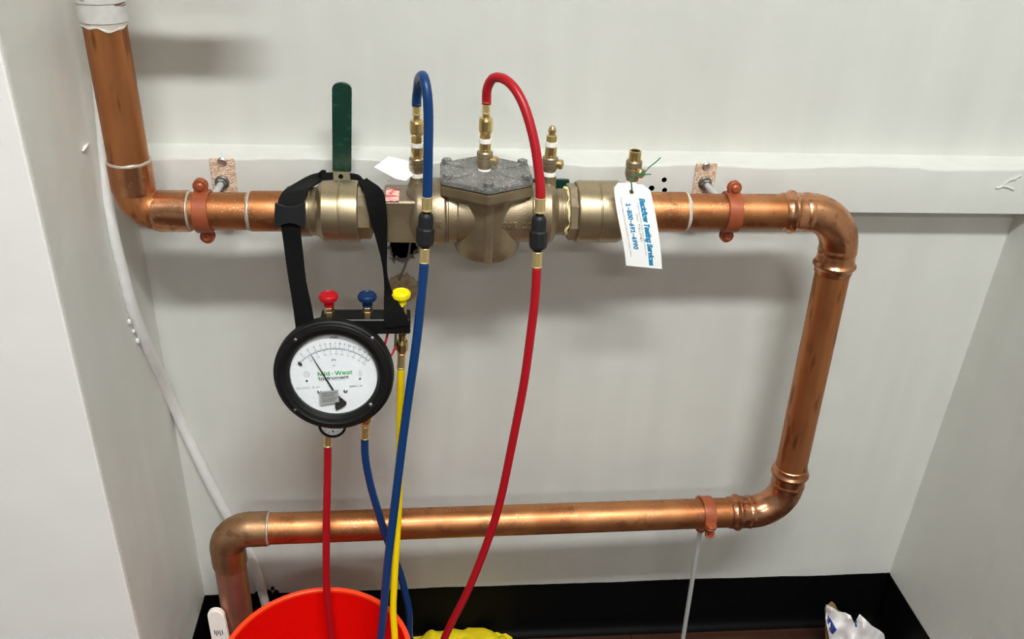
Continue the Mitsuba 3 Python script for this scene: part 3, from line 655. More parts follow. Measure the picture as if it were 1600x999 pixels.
# ------------------------------------------------------------------ test cocks
def cock(px, ytape0, yb0, yb1, ybr1, screw, label, base=None, cap_=None, ytape1=None, yad=None, open_=False, grp='brass test cocks'):
    """stacked upward along the vertical above the axis; arguments are pixel rows"""
    t = thing('test_cock', label, 'test cock', grp)
    X = at(px, yb0, YP)[0]; Z = lambda y: at(px, y, YP)[2]; s = mpp(at(px, yb0, YP)); o_ = V(X, YP, 0)
    if base: part(t, 'boss', lathe(solid([(16*s if base[2] else 12*s, Z(base[0])), (12*s, Z(base[0])+0.006), (11*s, Z(base[1]))]), o_, UP, 32), 'bronze', 30)
    part(t, 'thread_tape', lathe(solid([(9.6*s, Z(ytape0)), (10.2*s, Z(ytape0)+0.001), (10*s, Z(yb0)-0.0005), (9*s, Z(yb0)+0.001)]), o_, UP, 28), 'tape_white', 30, 'white thread tape')
    z0, z1 = Z(yb0), Z(yb1); h = z1-z0
    bd = part(t, 'body', lathe(solid([(8.5*s, z0), (9.5*s, z0+h*0.12), (10.8*s, z0+h*0.2), (12.3*s, z0+h*0.34), (12.3*s, z0+h*0.60), (11*s, z0+h*0.63), (11*s, z0+h*0.66), (12.6*s, z0+h*0.7), (12.6*s, z0+h*0.93), (11.2*s, z1)]), o_, UP, 36), 'bronze', 30)
    sx, sy, ang = screw; sp = at(sx, sy, YP); d = unit(V(math.cos(ang), -math.sin(ang), 0)); so = V(X, YP, sp[2])
    part(t, 'stem_screw', join([lathe(solid([(6.8*s, 0.004), (6.8*s, 13.5*s), (7.6*s, 13.8*s), (7.6*s, 19*s), (6.2*s, 20.5*s)]), so, d, 24),
                                box((0, 0, 0), (2.6*s, 11*s, 2*s), 0.0002, frame(so+d*20.2*s, d, UP))]), 'brass_dull', 30, 'slotted quarter turn screw')
    z2 = Z(ybr1)
    if open_:
        part(t, 'outlet', lathe([(7.2*s, z1+0.002), (7.2*s, z2), (9.4*s, z2), (9.8*s, z2-0.0015), (9.4*s, z2-0.004), (9.8*s, z2-0.006), (9.4*s, z1), (7.2*s, z1-0.002)], o_, UP, 32), 'brass', 30, 'open threaded outlet')
        part(t, 'outlet_bore', lathe(solid([(7.1*s, z1), (7.1*s, z1+0.004)]), o_, UP, 24), 'cavity_dark', 30)
        return t, o_, z2, s
    part(t, 'outlet', lathe(solid([(9.3*s, z1-0.001), (9.3*s, z1+0.003), (9.0*s, z1+0.0035), (9.3*s, z1+0.005), (9.3*s, z2)]), o_, UP, 32), 'brass', 30)
    z3 = Z(ytape1); part(t, 'thread_tape', lathe(solid([(9.3*s, z2-0.0006), (9.8*s, z2), (9.4*s, z3)]), o_, UP, 28), 'tape_white', 30, 'white thread tape')
    z4 = Z(yad); part(t, 'adapter', hexn(15.5*s, z3-0.0004, z4, o_, UP, 0.35), 'brass', False)
    if cap_:
        z5 = Z(cap_); L = z5-z4
        part(t, 'flare_tip', lathe(solid([(5.2*s, z4), (5.2*s, z4+L*0.25), (6.4*s, z4+L*0.3), (6.4*s, z4+L*0.62), (5.4*s, z4+L*0.66), (4.6*s, z4+L*0.86), (3.2*s, z5)]), o_, UP, 24), 'brass_dull', 30)
    return t, o_, z4, s
tc1 = cock(652, 277, 271, 246, 229, (664, 250, 0.2), 'first brass test cock from the left, under the blue hose, beside the blank tag', (290, 276, 1), None, 223, 212)
tc2 = cock(757, 268, 264, 236, 222.5, (772, 250, 0.35), 'brass test cock in the middle of the grey hexagonal cover under the red hose', None, None, 216, 208)
tc3 = cock(858.5, 275, 269, 245, 228, (871, 255, 0.35), 'slim brass test cock with a bare flare tip right of the red hose', (300, 274, 0), 197, 221, 210.5)
tc4 = cock(987.5, 289, 283, 250, 235.5, (994, 266, 1.0), 'open brass test cock with green wire above the lettered tag', (297, 288, 0), open_=True)

# ------------------------------------------------------------------ hoses
HR = 0.0066
def ferrule(p0, p1, t, r=HR+0.0006, n=22):
    a, b = np.asarray(p0), np.asarray(p1); L = np.linalg.norm(b-a)
    v_ = [(r*0.98, 0), (r+0.0004, 0.001), (r+0.0004, 0.002), (r-0.0002, 0.0026), (r, L*0.9), (r+0.0004, L*0.92), (r+0.0004, L-0.0006), (r-0.0004, L)]
    m_ = lathe(solid(v_), a, b-a, 28)
    q = m_.vertices-a; d = unit(b-a); h = q@d; rad = q-np.outer(h, d); l = np.linalg.norm(rad, axis=1)
    u = unit(np.cross(d, V(0.3, 1, 0.2))); w = np.cross(d, u); ang = np.arctan2(rad@w, rad@u)
    k = (l > r*0.8) & (h > 0.0022) & (h < L*0.91)
    m_.vertices = m_.vertices-rad*(0.035*(np.cos(ang*14) < 0)*k)[:, None]
    return part(t, 'ferrule', m_, 'brass_bright', 12)
def nut_fit(o_, z, s, t, ynut, yn2, yfer0, yfer1, px):
    """the hose end screwed on a test cock"""
    Z = lambda y: at(px, y, YP)[2]
    za, zb_, zc, zd = Z(ynut), Z(yn2), Z(yfer0), Z(yfer1); L = zb_-za
    part(t, 'hose_nut', lathe(solid([(8.6*s, za), (10.2*s, za+L*0.12), (10.8*s, za+L*0.2), (10.8*s, za+L*0.8), (9.6*s, zb_-0.001), (8*s, zb_)]), o_, UP, 14), 'brass', False, 'knurled brass hose nut')
    part(t, 'hose_neck', lathe(solid([(5.2*s, zb_-0.002), (5.2*s, zc+0.002)]), o_, UP, 20), 'brass_dull', 30)
    ferrule(o_+V(0, 0, zc), o_+V(0, 0, zd), t, 6.6*s)
    return o_+V(0, 0, zd)
def coupler(t, pts, Y):
    """black quick coupler between two brass ferrules, by pixel rows down the hose: list of (x, y)"""
    a, b, c_, d, e_, f_ = [at(x, y, yy) for (x, y), yy in zip(pts, Y)]
    ferrule(b, a, t, HR+0.0007); s = mpp(c_); ax_ = unit(d-c_); L = np.linalg.norm(d-c_)
    part(t, 'coupler_neck', rod(b, c_+ax_*0.002, 0.0052, 18), 'black_plastic', 30)
    q = part(t, 'coupler', lathe(solid([(0.0072, 0), (0.0095, 0.003), (0.0102, 0.006), (0.0102, L*0.44), (0.0112, L*0.46)]), c_, ax_, 28), 'dark_grey_plastic', 30, 'black plastic quick coupler')
    part(q, 'coupler_nut', prism(8, [(0.0118, L*0.46), (0.0128, L*0.49), (0.0126, L*0.92), (0.0110, L)], c_, ax_, V(1, 0, 0), 0.2), 'dark_grey_plastic', False)
    part(t, 'coupler_neck', rod(d-ax_*0.002, e_, 0.0056, 18), 'black_plastic', 30)
    ferrule(e_, f_, t, HR+0.0004)
    return a, f_
# tall blue hose
hb = thing('hose', 'tall blue hose arching from the left test cock down past the gauge into the bucket', 'hose', 'test hoses')
p = nut_fit(tc1[1], tc1[2], tc1[3], hb, 211, 187, 180, 161, 652)
a, f_ = coupler(hb, [(667.5, 307), (667, 330), (666, 333), (663.5, 383), (663.8, 387), (662.8, 411)], [-0.225, -0.226, -0.2265, -0.229, -0.2293, -0.231])
pk = [at(652.5, 143, -0.149), at(654, 128, -0.158), at(657.5, 119.5, -0.180), at(662.5, 122, -0.203), at(666.5, 140, -0.2145), at(669, 170, -0.2185), at(669.3, 210, -0.221), at(668.5, 260, -0.2235)]
part(hb, 'hose_tube', tube(spline([p-V(0, 0, 0.004), p+V(0, 0, 0.004)]+pk+[a, a+unit(f_-a)*0.005], 110), HR, 20), 'hose_blue', True)
dn = [(659.5, 450), (652.5, 520), (643, 590), (633, 660), (624, 730), (615.5, 800), (607, 870), (600.5, 940), (595, 999)]
dY = [-0.236, -0.246, -0.256, -0.266, -0.277, -0.288, -0.299, -0.310, -0.321]
lowp = [at(x, y, yy) for (x, y), yy in zip(dn, dY)]
endp = lowp[-1]
part(hb, 'hose_tube', tube(spline([f_+unit(f_-a)*-0.005, f_]+lowp+[V(-0.10, -0.345, 0.24), V(-0.13, -0.41, 0.13), V(-0.17, -0.44, 0.06)], 110), HR, 20), 'hose_blue', True)
# tall red hose
hr = thing('hose', 'tall red hose arching from the cover test cock, hanging right of the blue hose', 'hose', 'test hoses')
p = nut_fit(tc2[1], tc2[2], tc2[3], hr, 208, 183, 178, 158, 757)
a, f_ = coupler(hr, [(844.5, 309), (843.5, 333), (842.5, 337), (840.5, 388), (840, 392.5), (838.8, 418)], [-0.231, -0.233, -0.2335, -0.238, -0.2383, -0.24])
pk = [at(760.5, 144, -0.148), at(764.5, 130.5, -0.152), at(773, 121.5, -0.160), at(785, 122.5, -0.169), at(800, 133.5, -0.182), at(815, 157, -0.196), at(827, 190, -0.208), at(836.5, 230, -0.218), at(842.5, 275, -0.226)]
part(hr, 'hose_tube', tube(spline([p-V(0, 0, 0.004), p+V(0, 0, 0.004)]+pk+[a, a+unit(f_-a)*0.005], 120), HR, 20), 'hose_red', True)
dn = [(836.5, 460), (829.5, 520), (820, 590), (807, 660), (793, 730), (777, 800), (753, 870), (724.5, 937), (697, 992)]
dY = [-0.243, -0.247, -0.252, -0.257, -0.261, -0.264, -0.266, -0.268, -0.27]
lowp = [at(x, y, yy) for (x, y), yy in zip(dn, dY)]
part(hr, 'hose_tube', tube(spline([f_+unit(f_-a)*-0.005, f_]+lowp+[V(0.004, -0.285, 0.17), V(0.0, -0.32, 0.06), V(0.03, -0.38, 0.012), V(0.10, -0.42, 0.010)], 130), HR, 20), 'hose_red', True)

# ------------------------------------------------------------------ gauge kit
gk = thing('pressure_gauge', 'round black differential pressure gauge kit with three coloured knobs hung on the black strap', 'gauge')
TILT = math.radians(9); GROT = math.radians(4.5)
GN = unit(V(-0.03, -math.cos(TILT), math.sin(TILT)))
gx = unit(np.cross(V(0, 0, 1), -GN)) ; gx = gx if gx[0] > 0 else -gx
gy = unit(np.cross(GN, gx)); gy = gy if gy[2] > 0 else -gy
gx, gy = gx*math.cos(GROT)+gy*math.sin(GROT), gy*math.cos(GROT)-gx*math.sin(GROT)
GO = at(520.6, 589.5, -0.262)
def G(x, y, d=0.0): return GO+gx*x+gy*y+GN*d
def gl(px, py, d=0.0):                                    # pixel -> coordinates on the gauge's face
    v_ = ray(px, py); o_ = GO+GN*d; k_ = np.dot(o_-CAM, GN)/np.dot(v_, GN); q = CAM+v_*k_-o_; return np.array([q@gx, q@gy])
gs = mpp(GO)
RO = 93.6*gs; RW = 68.2*gs
cs = [(RO*0.80, -0.052), (RO*0.90, -0.048), (RO*0.93, -0.03), (RO*0.985, -0.024), (RO, -0.018), (RO, -0.008), (RO*0.985, -0.004), (RO*0.95, -0.0025), (RO*0.94, -0.004), (RO*0.94, -0.0125), (0, -0.0125)]
part(gk, 'case', lathe([(0, -0.052)]+cs, GO, GN, 96, gx), 'black_case', 30, 'round black gauge case')
bz = [(RO*0.945, -0.006), (RO*0.945, 0.0008), (RO*0.925, 0.0025), (RO*0.86, 0.003), (RO*0.835, 0.0018), (RO*0.80, 0.0015), (RO*0.775, 0.001), (RW, -0.0040), (RW*0.995, -0.0115), (RO*0.945, -0.0115), (RO*0.945, -0.006)]
bez = part(gk, 'bezel', lathe(bz, GO, GN, 96, gx), 'black_plastic', 30, 'black bezel ring')
for px, py in ((462.4, 530.3), (581.8, 528), (461.8, 639.4), (579.5, 632)):
    x, y = gl(px, py); part(bez, 'screw', lathe(solid([(0.0030, 0), (0.0027, 0.0010), (0.0014, 0.0016)]), G(x, y, 0.0015), GN, 18), 'zinc', 40)
DD0 = -0.0095
dial = part(gk, 'dial', lathe(solid([(RW*1.02, DD0-0.001), (RW*1.02, DD0)]), GO, GN, 96, gx), 'dial_white', 30, 'white dial face')
def gp(px, py): return gl(px, py, DD0)
def plate2(pts, d0, d1):
    P = Polygon(pts); P = P if P.is_valid else P.buffer(0)
    m_ = trimesh.creation.extrude_polygon(P, d1-d0, engine='earcut'); M_ = np.eye(4); M_[:3, 0], M_[:3, 1], M_[:3, 2], M_[:3, 3] = gx, gy, GN, GO+GN*d0
    m_.apply_transform(M_); return m_
def gbar(a, b, w, d0=DD0, d1=DD0+0.0003):
    a, b = np.asarray(a), np.asarray(b); t_ = unit(b-a); n_ = V(-t_[1], t_[0])*w/2
    return plate2([a+n_, b+n_, b-n_, a-n_], d0, d1)
def gtext(txt, c, h, bold=False, rot=0.0, d=DD0, wide=None, anchor='c'):
    m_ = text_mesh(txt, h, 0.0003, bold); b_ = m_.bounds
    if wide: m_.apply_scale([wide/(b_[1][0]-b_[0][0]), 1, 1]); b_ = m_.bounds
    m_.apply_translation(-V((b_[0][0]+b_[1][0])/2, (b_[0][1]+b_[1][1])/2, 0))
    m_.apply_transform(trimesh.transformations.rotation_matrix(rot, (0, 0, 1))); m_.apply_translation(V(c[0], c[1], 0))
    M_ = np.eye(4); M_[:3, 0], M_[:3, 1], M_[:3, 2], M_[:3, 3] = gx, gy, GN, GO+GN*d
    m_.apply_transform(M_); return m_
# scale arc: circle through three of its points
def circ(a, b, c):
    A_ = np.array([b-a, c-a])*2; B_ = np.array([b@b-a@a, c@c-a@a]); q = np.linalg.solve(A_, B_); return q, np.linalg.norm(a-q)
sa, sb, sc3 = gp(468, 568), gp(523, 545.3), gp(576.5, 565)
cc, cr = circ(sa, sb, sc3)
an0, an1 = math.atan2(*(sa-cc)[::-1]), math.atan2(*(sc3-cc)[::-1])
arc = []
def pol(r, a): return cc+r*V(math.cos(a), math.sin(a))
_ax, _ay = zip((467.8, 568), (477.2, 558.6), (485.5, 554), (496, 550), (510, 546.4), (525, 545.5), (543.7, 547.3), (556, 551), (567, 557), (575.6, 564.2))
_arc = PchipInterpolator(_ax, _ay)
_kx = (468, 475.8, 485.5, 494.6, 503, 510.2, 517.1, 524, 530.6, 537.2, 544.2, 551.2, 558.6, 565.6, 571.2, 575.6)
_ang = PchipInterpolator(range(16), [math.atan2(*(gp(x, float(_arc(x)))-cc)[::-1]) for x in _kx])
def sca(k): return float(_ang(min(max(k, 0), 15)))
N = 60
for i in range(N): arc.append(gbar(pol(cr, an0+(an1-an0)*i/N), pol(cr, an0+(an1-an0)*(i+1.05)/N), 0.00055))
for i in range(76):
    a = sca(i/5); L = 0.0048 if i % 5 == 0 else 0.0019
    arc.append(gbar(pol(cr, a), pol(cr+L, a), 0.00055 if i % 5 == 0 else 0.00032))
for i in range(51):
    a = sca(i*2/6.895); L = 0.0046 if i % 5 == 0 else 0.0017
    arc.append(gbar(pol(cr, a), pol(cr-L, a), 0.0005 if i % 5 == 0 else 0.00030))
part(dial, 'scale_marks', join(arc), 'ink_grey', False, 'arc of fine scale marks', 'stuff')
nums = [gtext(str(k), pol(cr+0.0082, sca(k)), 0.0030, True, sca(k)-math.pi/2) for k in range(1, 16)]
nums += [gtext(str(k*10), pol(cr-0.0078, sca(k*10/6.895)), 0.0024, False, sca(k*10/6.895)-math.pi/2) for k in range(1, 11)]
nums.append(gtext('kPa', gp(521.5, 562.5), 0.0028, True)); nums.append(gtext('\u0394P', gp(521.5, 571.5), 0.0026))
nums.append(gtext('RANGE 0-15', gp(556, 603.5), 0.0022, True))
part(dial, 'numerals', join(nums), 'ink_grey', False, 'grey numerals, kPa and range print')
part(dial, 'print', join([gtext('PSID', gp(522, 527.5), 0.0034, True), gtext('Instrument', gp(521.0, 590.6), 0.0044, True, wide=0.0445)]
     + [plate2([(q[0]+0.0016*math.cos(a), q[1]+0.0016*math.sin(a)) for a in np.linspace(0, 2*np.pi, 14, endpoint=False)], DD0, DD0+0.0003) for q in (gp(479.5, 595.5), gp(562.5, 592.2))]), 'ink_black', False, 'black print reading PSID and Instrument')
q0 = gp(469, 568.5); part(dial, 'stop_pin', plate2([q0+V(-0.0028, 0.0012), q0+V(-0.0008, 0.0032), q0+V(0.0032, -0.0010), q0+V(0.001, -0.0028)], DD0, DD0+0.003), 'ink_black', False)
part(dial, 'print', gtext('Mid-West', gp(523.5, 583.3), 0.0060, True, wide=0.0505), 'ink_green', False, 'green print reading Mid-West')
part(dial, 'print', gtext('MODEL 840', gp(481.5, 606), 0.0038, False, wide=0.034), 'ink_sage', False, 'sage print reading MODEL 840')
ul = [gbar(gp(499+k*2.6, 595.6-k*0.18), gp(499+k*2.6+1.7, 595.5-k*0.18), 0.0011) for k in range(16)]
part(dial, 'fine_print', join(ul), 'ink_pale', False, None, 'stuff')
em = []
for (px, py, R_) in ((479.3, 585, 0.0046), (479.3, 585, 0.0026), (563, 581, 0.0024), (563, 586, 0.0024)):
    q = gp(px, py); P = Point(*q).buffer(R_, 12).difference(Point(*q).buffer(R_-0.0008, 12))
    m_ = trimesh.creation.extrude_polygon(P, 0.0003, engine='earcut'); M_ = np.eye(4); M_[:3, 0], M_[:3, 1], M_[:3, 2], M_[:3, 3] = gx, gy, GN, GO+GN*DD0
    m_.apply_transform(M_); em.append(m_)
part(dial, 'emblem', join(em), 'ink_pale', False, None, 'stuff')
for px, py in ((540, 610.8), (499, 612)):
    x, y = gp(px, py); part(dial, 'dial_screw', lathe(solid([(0.0034, 0), (0.0031, 0.0014), (0.0015, 0.0024)]), G(x, y, DD0), GN, 18), 'zinc', 40)
# pointer with its tail, the metal label under it
pa, pb = gl(486, 555, DD0+0.003), gl(521, 611, DD0+0.003); pt_ = unit(pb-pa); pn = V(-pt_[1], pt_[0])
part(gk, 'pointer', join([plate2([pa-pn*0.0003, pa+pn*0.0003, pb+pn*0.0013, pb-pn*0.0013], DD0+0.0022, DD0+0.003),
     plate2([gl(523, 620, DD0+0.003), gl(528, 618, DD0+0.003), gl(541.5, 629, DD0+0.003), gl(541, 632.5, DD0+0.003), gl(536, 636.5, DD0+0.003), gl(526, 641.5, DD0+0.003), gl(524, 638, DD0+0.003)], DD0+0.0022, DD0+0.0036),
     plate2([pb-pn*0.0022, pb+pn*0.0022, gl(528, 622, DD0+0.003)+pn*0.002, gl(528, 622, DD0+0.003)-pn*0.002], DD0+0.0022, DD0+0.003)]), 'ink_black', False, 'thin black pointer with broad tail')
sk = part(gk, 'metal_label', plate2([gl(498.5, 613, -0.0034), gl(528, 609.5, -0.0034), gl(530, 628.5, -0.0034), gl(500.5, 633, -0.0034)], -0.0040, -0.0034), 'sticker_grey', False, 'small silver label across the dial')
lines = []
for k in range(6):
    y0 = 615.2+k*2.7; lines.append(gbar(gl(502+0.2*k, y0+0.2, -0.0034), gl(526.5-(k % 3)*2+0.2*k, y0-2.4, -0.0034), 0.0010, -0.0035, -0.0032))
part(sk, 'fine_print', join(lines), 'ink_grey', False, None, 'stuff')
part(gk, 'dial_glass', lathe([(0, -0.0042), (RW*1.0, -0.0042)], GO, GN, 64, gx), 'pane_glass', True, 'clear glass over the dial')
# little gauge peeping out below
so = gl(519.0, 665.5, -0.034); sO = G(so[0], so[1], -0.034)
sgk = part(gk, 'small_gauge', lathe(solid([(0.0205, -0.022), (0.0215, -0.02), (0.0215, -0.001), (0.0205, 0.0), (0.0178, 0.0), (0.0172, -0.004)]), sO, GN, 48, gx), 'black_plastic', 30, 'small black gauge half hidden below the big one')
part(sgk, 'small_dial', lathe(solid([(0.0175, -0.0028), (0.0175, -0.0021)]), sO, GN, 40, gx), 'dial_white', 30)
sm = []
for k in range(9):
    a = math.pi*(0.9+1.2*k/8)+0.0; d_ = V(math.cos(a), math.sin(a)); sm.append(gbar(so+d_*0.0125, so+d_*0.0155, 0.0007, -0.0362, -0.0358))
sm.append(plate2([so+V(-0.0018, -0.0095), so+V(0.0018, -0.0095), so+V(0, -0.0125)], -0.0362, -0.0355))
part(sgk, 'scale_marks', join(sm), 'ink_black', False, None, 'stuff')
# manifold block behind the gauge
YM0, YM1 = -0.238, -0.205
ml, mr = at(500, 512, YM0), at(641, 512, YM0); zt_m, zb_m = at(600, 500, YM0)[2], at(600, 523, YM0)[2]
part(gk, 'manifold', box(((ml[0]+mr[0])/2, (YM0+YM1)/2, (zt_m+zb_m)/2), (mr[0]-ml[0], YM1-YM0, zt_m-zb_m), 0.002), 'black_plastic', False, 'black manifold block')
part(gk, 'back_plate', box((at(540, 540, -0.215)[0], -0.214, (zb_m+0.80)/2+0.002), (0.075, 0.012, 0.09), 0.003), 'black_plastic', False)
YK = (YM0+YM1)/2
for px, y1_, yq in ((571.5, 650, -0.222), (519, 668, -0.235)):
    q = at(px, y1_, yq); part(gk, 'port_tube', rod(q, V(q[0], max(q[1], YM0+0.008), zb_m+0.004), 0.0052, 16), 'brass_dull', 30)
for px, y0, y1, yb, mt, cname in ((515.5, 455, 479, 497, 'knob_red', 'red'), (575, 455, 478.5, 496.5, 'knob_blue', 'dark blue'), (627.5, 451, 475.5, 494, 'knob_yellow', 'yellow')):
    X = at(px, yb, YK)[0]; Z = lambda y: at(px, y, YK)[2]; s = mpp(at(px, yb, YK)); o_ = V(X, YK, 0)
    part(gk, 'valve_stem', lathe(solid([(8.2*s, zt_m-0.002), (8.2*s, zt_m+0.006), (7.6*s, zt_m+0.007), (7.6*s, Z(y1)-0.001), (5*s, Z(y1)+0.002)]), o_, UP, 6 if cname != 'yellow' else 24), 'brass_dull', 20)
    zt2 = Z(y0+4); L = zt2-Z(y1)
    kb = [(6.8*s, Z(y1)), (7.8*s, Z(y1)+0.001), (8.2*s, Z(y1)+L*0.42), (10*s, Z(y1)+L*0.5), (13.4*s, Z(y1)+L*0.55), (14*s, Z(y1)+L*0.62), (14*s, Z(y1)+L*0.88), (12.6*s, Z(y1)+L*0.98), (10*s, zt2), (9*s, zt2-0.001), (3*s, zt2-0.001)]
    k_ = part(gk, 'knob', lathe(solid(kb), o_, UP, 36), mt, 30, f'{cname} knob')
    kr = [box((0, 0, 0), (0.0016, 0.0016, L*0.22), 0.0005) for _ in range(18)]
    for i, b_ in enumerate(kr): b_.apply_translation(o_+V(14*s*math.cos(i*math.pi/9), 14*s*math.sin(i*math.pi/9), Z(y1)+L*0.75))
    part(k_, 'grip_ridge', join(kr), mt, False, None, 'stuff')
# small red sensing lines and a steel pin by the manifold
part(gk, 'sensing_line', tube(spline([at(606, 520, -0.222), at(604, 529, -0.228), at(600, 541, -0.23), at(594, 552, -0.232)], 24), 0.0019, 10), 'wire_red', True, 'thin red line')
part(gk, 'sensing_line', tube(spline([at(617, 543, -0.224), at(615, 549, -0.226), at(610, 557, -0.23), at(600, 563, -0.234)], 24), 0.0017, 10), 'wire_red', True, 'thin red line')
part(gk, 'steel_pin', rod(at(618.5, 520, -0.222), at(617.8, 546, -0.222), 0.0020, 12), 'zinc', 30)
# red, blue and yellow hoses that leave the kit
hr2 = thing('hose', 'red hose hanging straight down from the bottom of the gauge into the bucket', 'hose', 'test hoses')
y_ = -0.228
ferrule(at(512.5, 672, y_), at(512, 697, y_), hr2, HR+0.0002)
dn = [(511.8, 720), (511, 770), (510, 820), (509.7, 870), (510.5, 920), (513.5, 955), (518.5, 999)]
part(hr2, 'hose_tube', tube(spline([at(512, 692, y_)]+[at(x, y, y_-0.005*i) for i, (x, y) in enumerate(dn)]+[V(-0.172, -0.285, 0.2), V(-0.19, -0.31, 0.1), V(-0.24, -0.33, 0.05)], 100), HR-0.0004, 20), 'hose_red', True)
hb2 = thing('hose', 'short blue hose curving from the gauge fitting down behind the other hoses', 'hose', 'test hoses')
yb_ = -0.222
part(hb2, 'hose_nut', lathe(solid([(0.0085, 0), (0.0098, 0.002), (0.0098, 0.014), (0.008, 0.018)]), at(571.5, 645, yb_), at(571, 667, yb_)-at(571.5, 645, yb_), 12), 'brass', False, 'brass hose nut')
ferrule(at(571, 665, yb_), at(570, 685, yb_), hb2, HR+0.0002)
dn = [(570, 705), (574, 735), (582, 770), (592, 803), (601, 832), (612, 862), (624, 893), (634, 930), (640, 965), (641, 999)]
part(hb2, 'hose_tube', tube(spline([at(570.2, 680, yb_)]+[at(x, y, yb_+0.001*i) for i, (x, y) in enumerate(dn)]+[V(0.0, -0.20, 0.14), V(0.02, -0.20, 0.03), V(0.06, -0.24, 0.010), V(0.14, -0.28, 0.010)], 110), HR-0.0004, 20), 'hose_blue', True)
hy = thing('hose', 'yellow hose dropping from the manifold behind the tall blue hose into the bucket', 'hose', 'test hoses')
yy_ = -0.2215
pn_ = at(628.5, 528, yy_)
part(hy, 'hose_nut', lathe(solid([(0.0058, -0.006), (0.0058, 0.004), (0.008, 0.005), (0.0092, 0.009), (0.0092, 0.019), (0.007, 0.024)]), pn_, at(628, 556, yy_)-pn_, 14), 'brass', False, 'brass hose nut')
ferrule(at(627.8, 551, yy_), at(626.5, 575, yy_), hy, HR-0.0002)
dn = [(626, 600), (625, 660), (624, 730), (622.5, 800), (619, 860), (615.5, 920), (614.5, 960), (617, 999)]
part(hy, 'hose_tube', tube(spline([at(626.6, 570, yy_)]+[at(x, y, q_) for (x, y), q_ in zip(dn, (-0.2215, -0.227, -0.242, -0.263, -0.283, -0.300, -0.311, -0.323))]+[V(-0.072, -0.340, 0.22), V(-0.085, -0.335, 0.12), V(-0.12, -0.29, 0.05)], 100), HR-0.0009, 20), 'hose_yellow', True)

# ------------------------------------------------------------------ hanging strap
st = thing('strap', 'black nylon webbing strap looped over the left ball valve holding the gauge', 'strap')
def E(pts): return [at(x, y, yy) for x, y, yy in pts]
part(st, 'webbing', ribbon(E([(463, 520, -0.222), (458, 480, -0.215), (451.5, 440, -0.207), (447, 410, -0.200), (442.5, 375, -0.193), (438, 345, -0.189), (436, 325, -0.1845)]),
                           E([(492, 512, -0.222), (486, 475, -0.215), (478.5, 440, -0.207), (475, 410, -0.200), (471, 375, -0.193), (468, 345, -0.189), (467, 325, -0.1845)]), 0.0022, 60), 'webbing', False)
part(st, 'webbing', ribbon(E([(433, 350, -0.186), (431.5, 333, -0.184), (436, 312, -0.176), (444, 299, -0.158), (462, 287, -0.135), (490, 272.5, -0.100), (520, 269.5, -0.076), (551, 271, -0.076), (566, 279, -0.118), (575, 284, -0.147)]),
                           E([(472, 350, -0.188), (473.5, 333, -0.188), (475.5, 315, -0.184), (480, 300, -0.172), (489, 291, -0.150), (504, 283.5, -0.105), (522, 281, -0.079), (549, 281, -0.079), (562, 288, -0.132), (566, 297, -0.168)]), 0.0026, 90), 'webbing_edge', False)
part(st, 'webbing', ribbon(E([(573, 279, -0.130), (586, 288, -0.164), (599, 301, -0.188), (604, 330, -0.197), (605, 372, -0.199), (604, 405, -0.205), (604.5, 428, -0.213), (616, 462, -0.226), (634, 492, -0.238), (641, 508, -0.2415)]),
                           E([(563, 288, -0.146), (569, 302, -0.180), (575, 330, -0.1945), (581, 352, -0.196), (590, 382, -0.197), (597, 410, -0.202), (600, 428, -0.209), (600.5, 462, -0.222), (600, 495, -0.238), (601, 512, -0.2415)]), 0.0022, 100), 'webbing', False)
part(st, 'stitched_fold', ribbon(E([(498, 272, -0.105), (502, 266.5, -0.108), (509, 266.5, -0.108)]), E([(500, 278, -0.105), (504, 272, -0.108), (510, 272, -0.108)]), 0.004, 16), 'webbing_edge', False)
# ------------------------------------------------------------------ tags
tg = thing('paper_tag', 'white paper tag with blue backflow testing lettering wired to the right test cock', 'tag')
TL = [(959.5, 293), (964.5, 335), (971.4, 369), (978, 415)]; TRr = [(1016, 297), (1023.5, 332), (1028.6, 362), (1034.3, 420.5)]
def yt(v_): return -0.2015-0.003*math.sin(v_*math.pi)+0.002*(1-v_)
ttv = np.array([0.0, 0.34, 0.62, 1.0])
eL = CubicSpline([0, 0.34, 0.62, 1.0], np.array(TL)); eR = CubicSpline([0, 0.28, 0.52, 1.0], np.array(TRr))
tops = [(959.5, 293), (965.3, 286.2), (985, 287.8), (1005.6, 289.8), (1015.8, 297.5)]
def tagpt(u, v_, d=0.0):
    l, r_ = eL(v_), eR(v_); q = l+(r_-l)*u; return at(q[0], q[1], yt(v_)-0.0015*math.sin(u*math.pi)-d)
sh = Polygon([(0, 0.0), (0.115, -0.062), (0.82, -0.062), (1.0, 0.0), (1, 1), (0, 1)]).difference(Point(0.47, 0).buffer(0.0001))
def tri_grid(poly_, fn, nu=14, nv=26, th_=0.0006):
    """maps a flat polygon in (u, v) through fn, cut into a fine triangulation"""
    from shapely.geometry import box as sbox
    x0, y0, x1, y1 = poly_.bounds; vs, fs = [], []
    for i in range(nu):
        for j in range(nv):
            c_ = poly_.intersection(sbox(x0+(x1-x0)*i/nu, y0+(y1-y0)*j/nv, x0+(x1-x0)*(i+1)/nu, y0+(y1-y0)*(j+1)/nv))
            for gph in getattr(c_, 'geoms', [c_]):
                if gph.geom_type != 'Polygon' or gph.area < 1e-9: continue
                v2, f2 = trimesh.creation.triangulate_polygon(gph, engine='earcut')
                fs.append(f2+len(vs)); vs += [fn(a, b) for a, b in v2]
    m_ = trimesh.Trimesh(np.array(vs), np.vstack(fs), process=False); m_.merge_vertices(digits_vertex=6); return thicken(m_, th_)
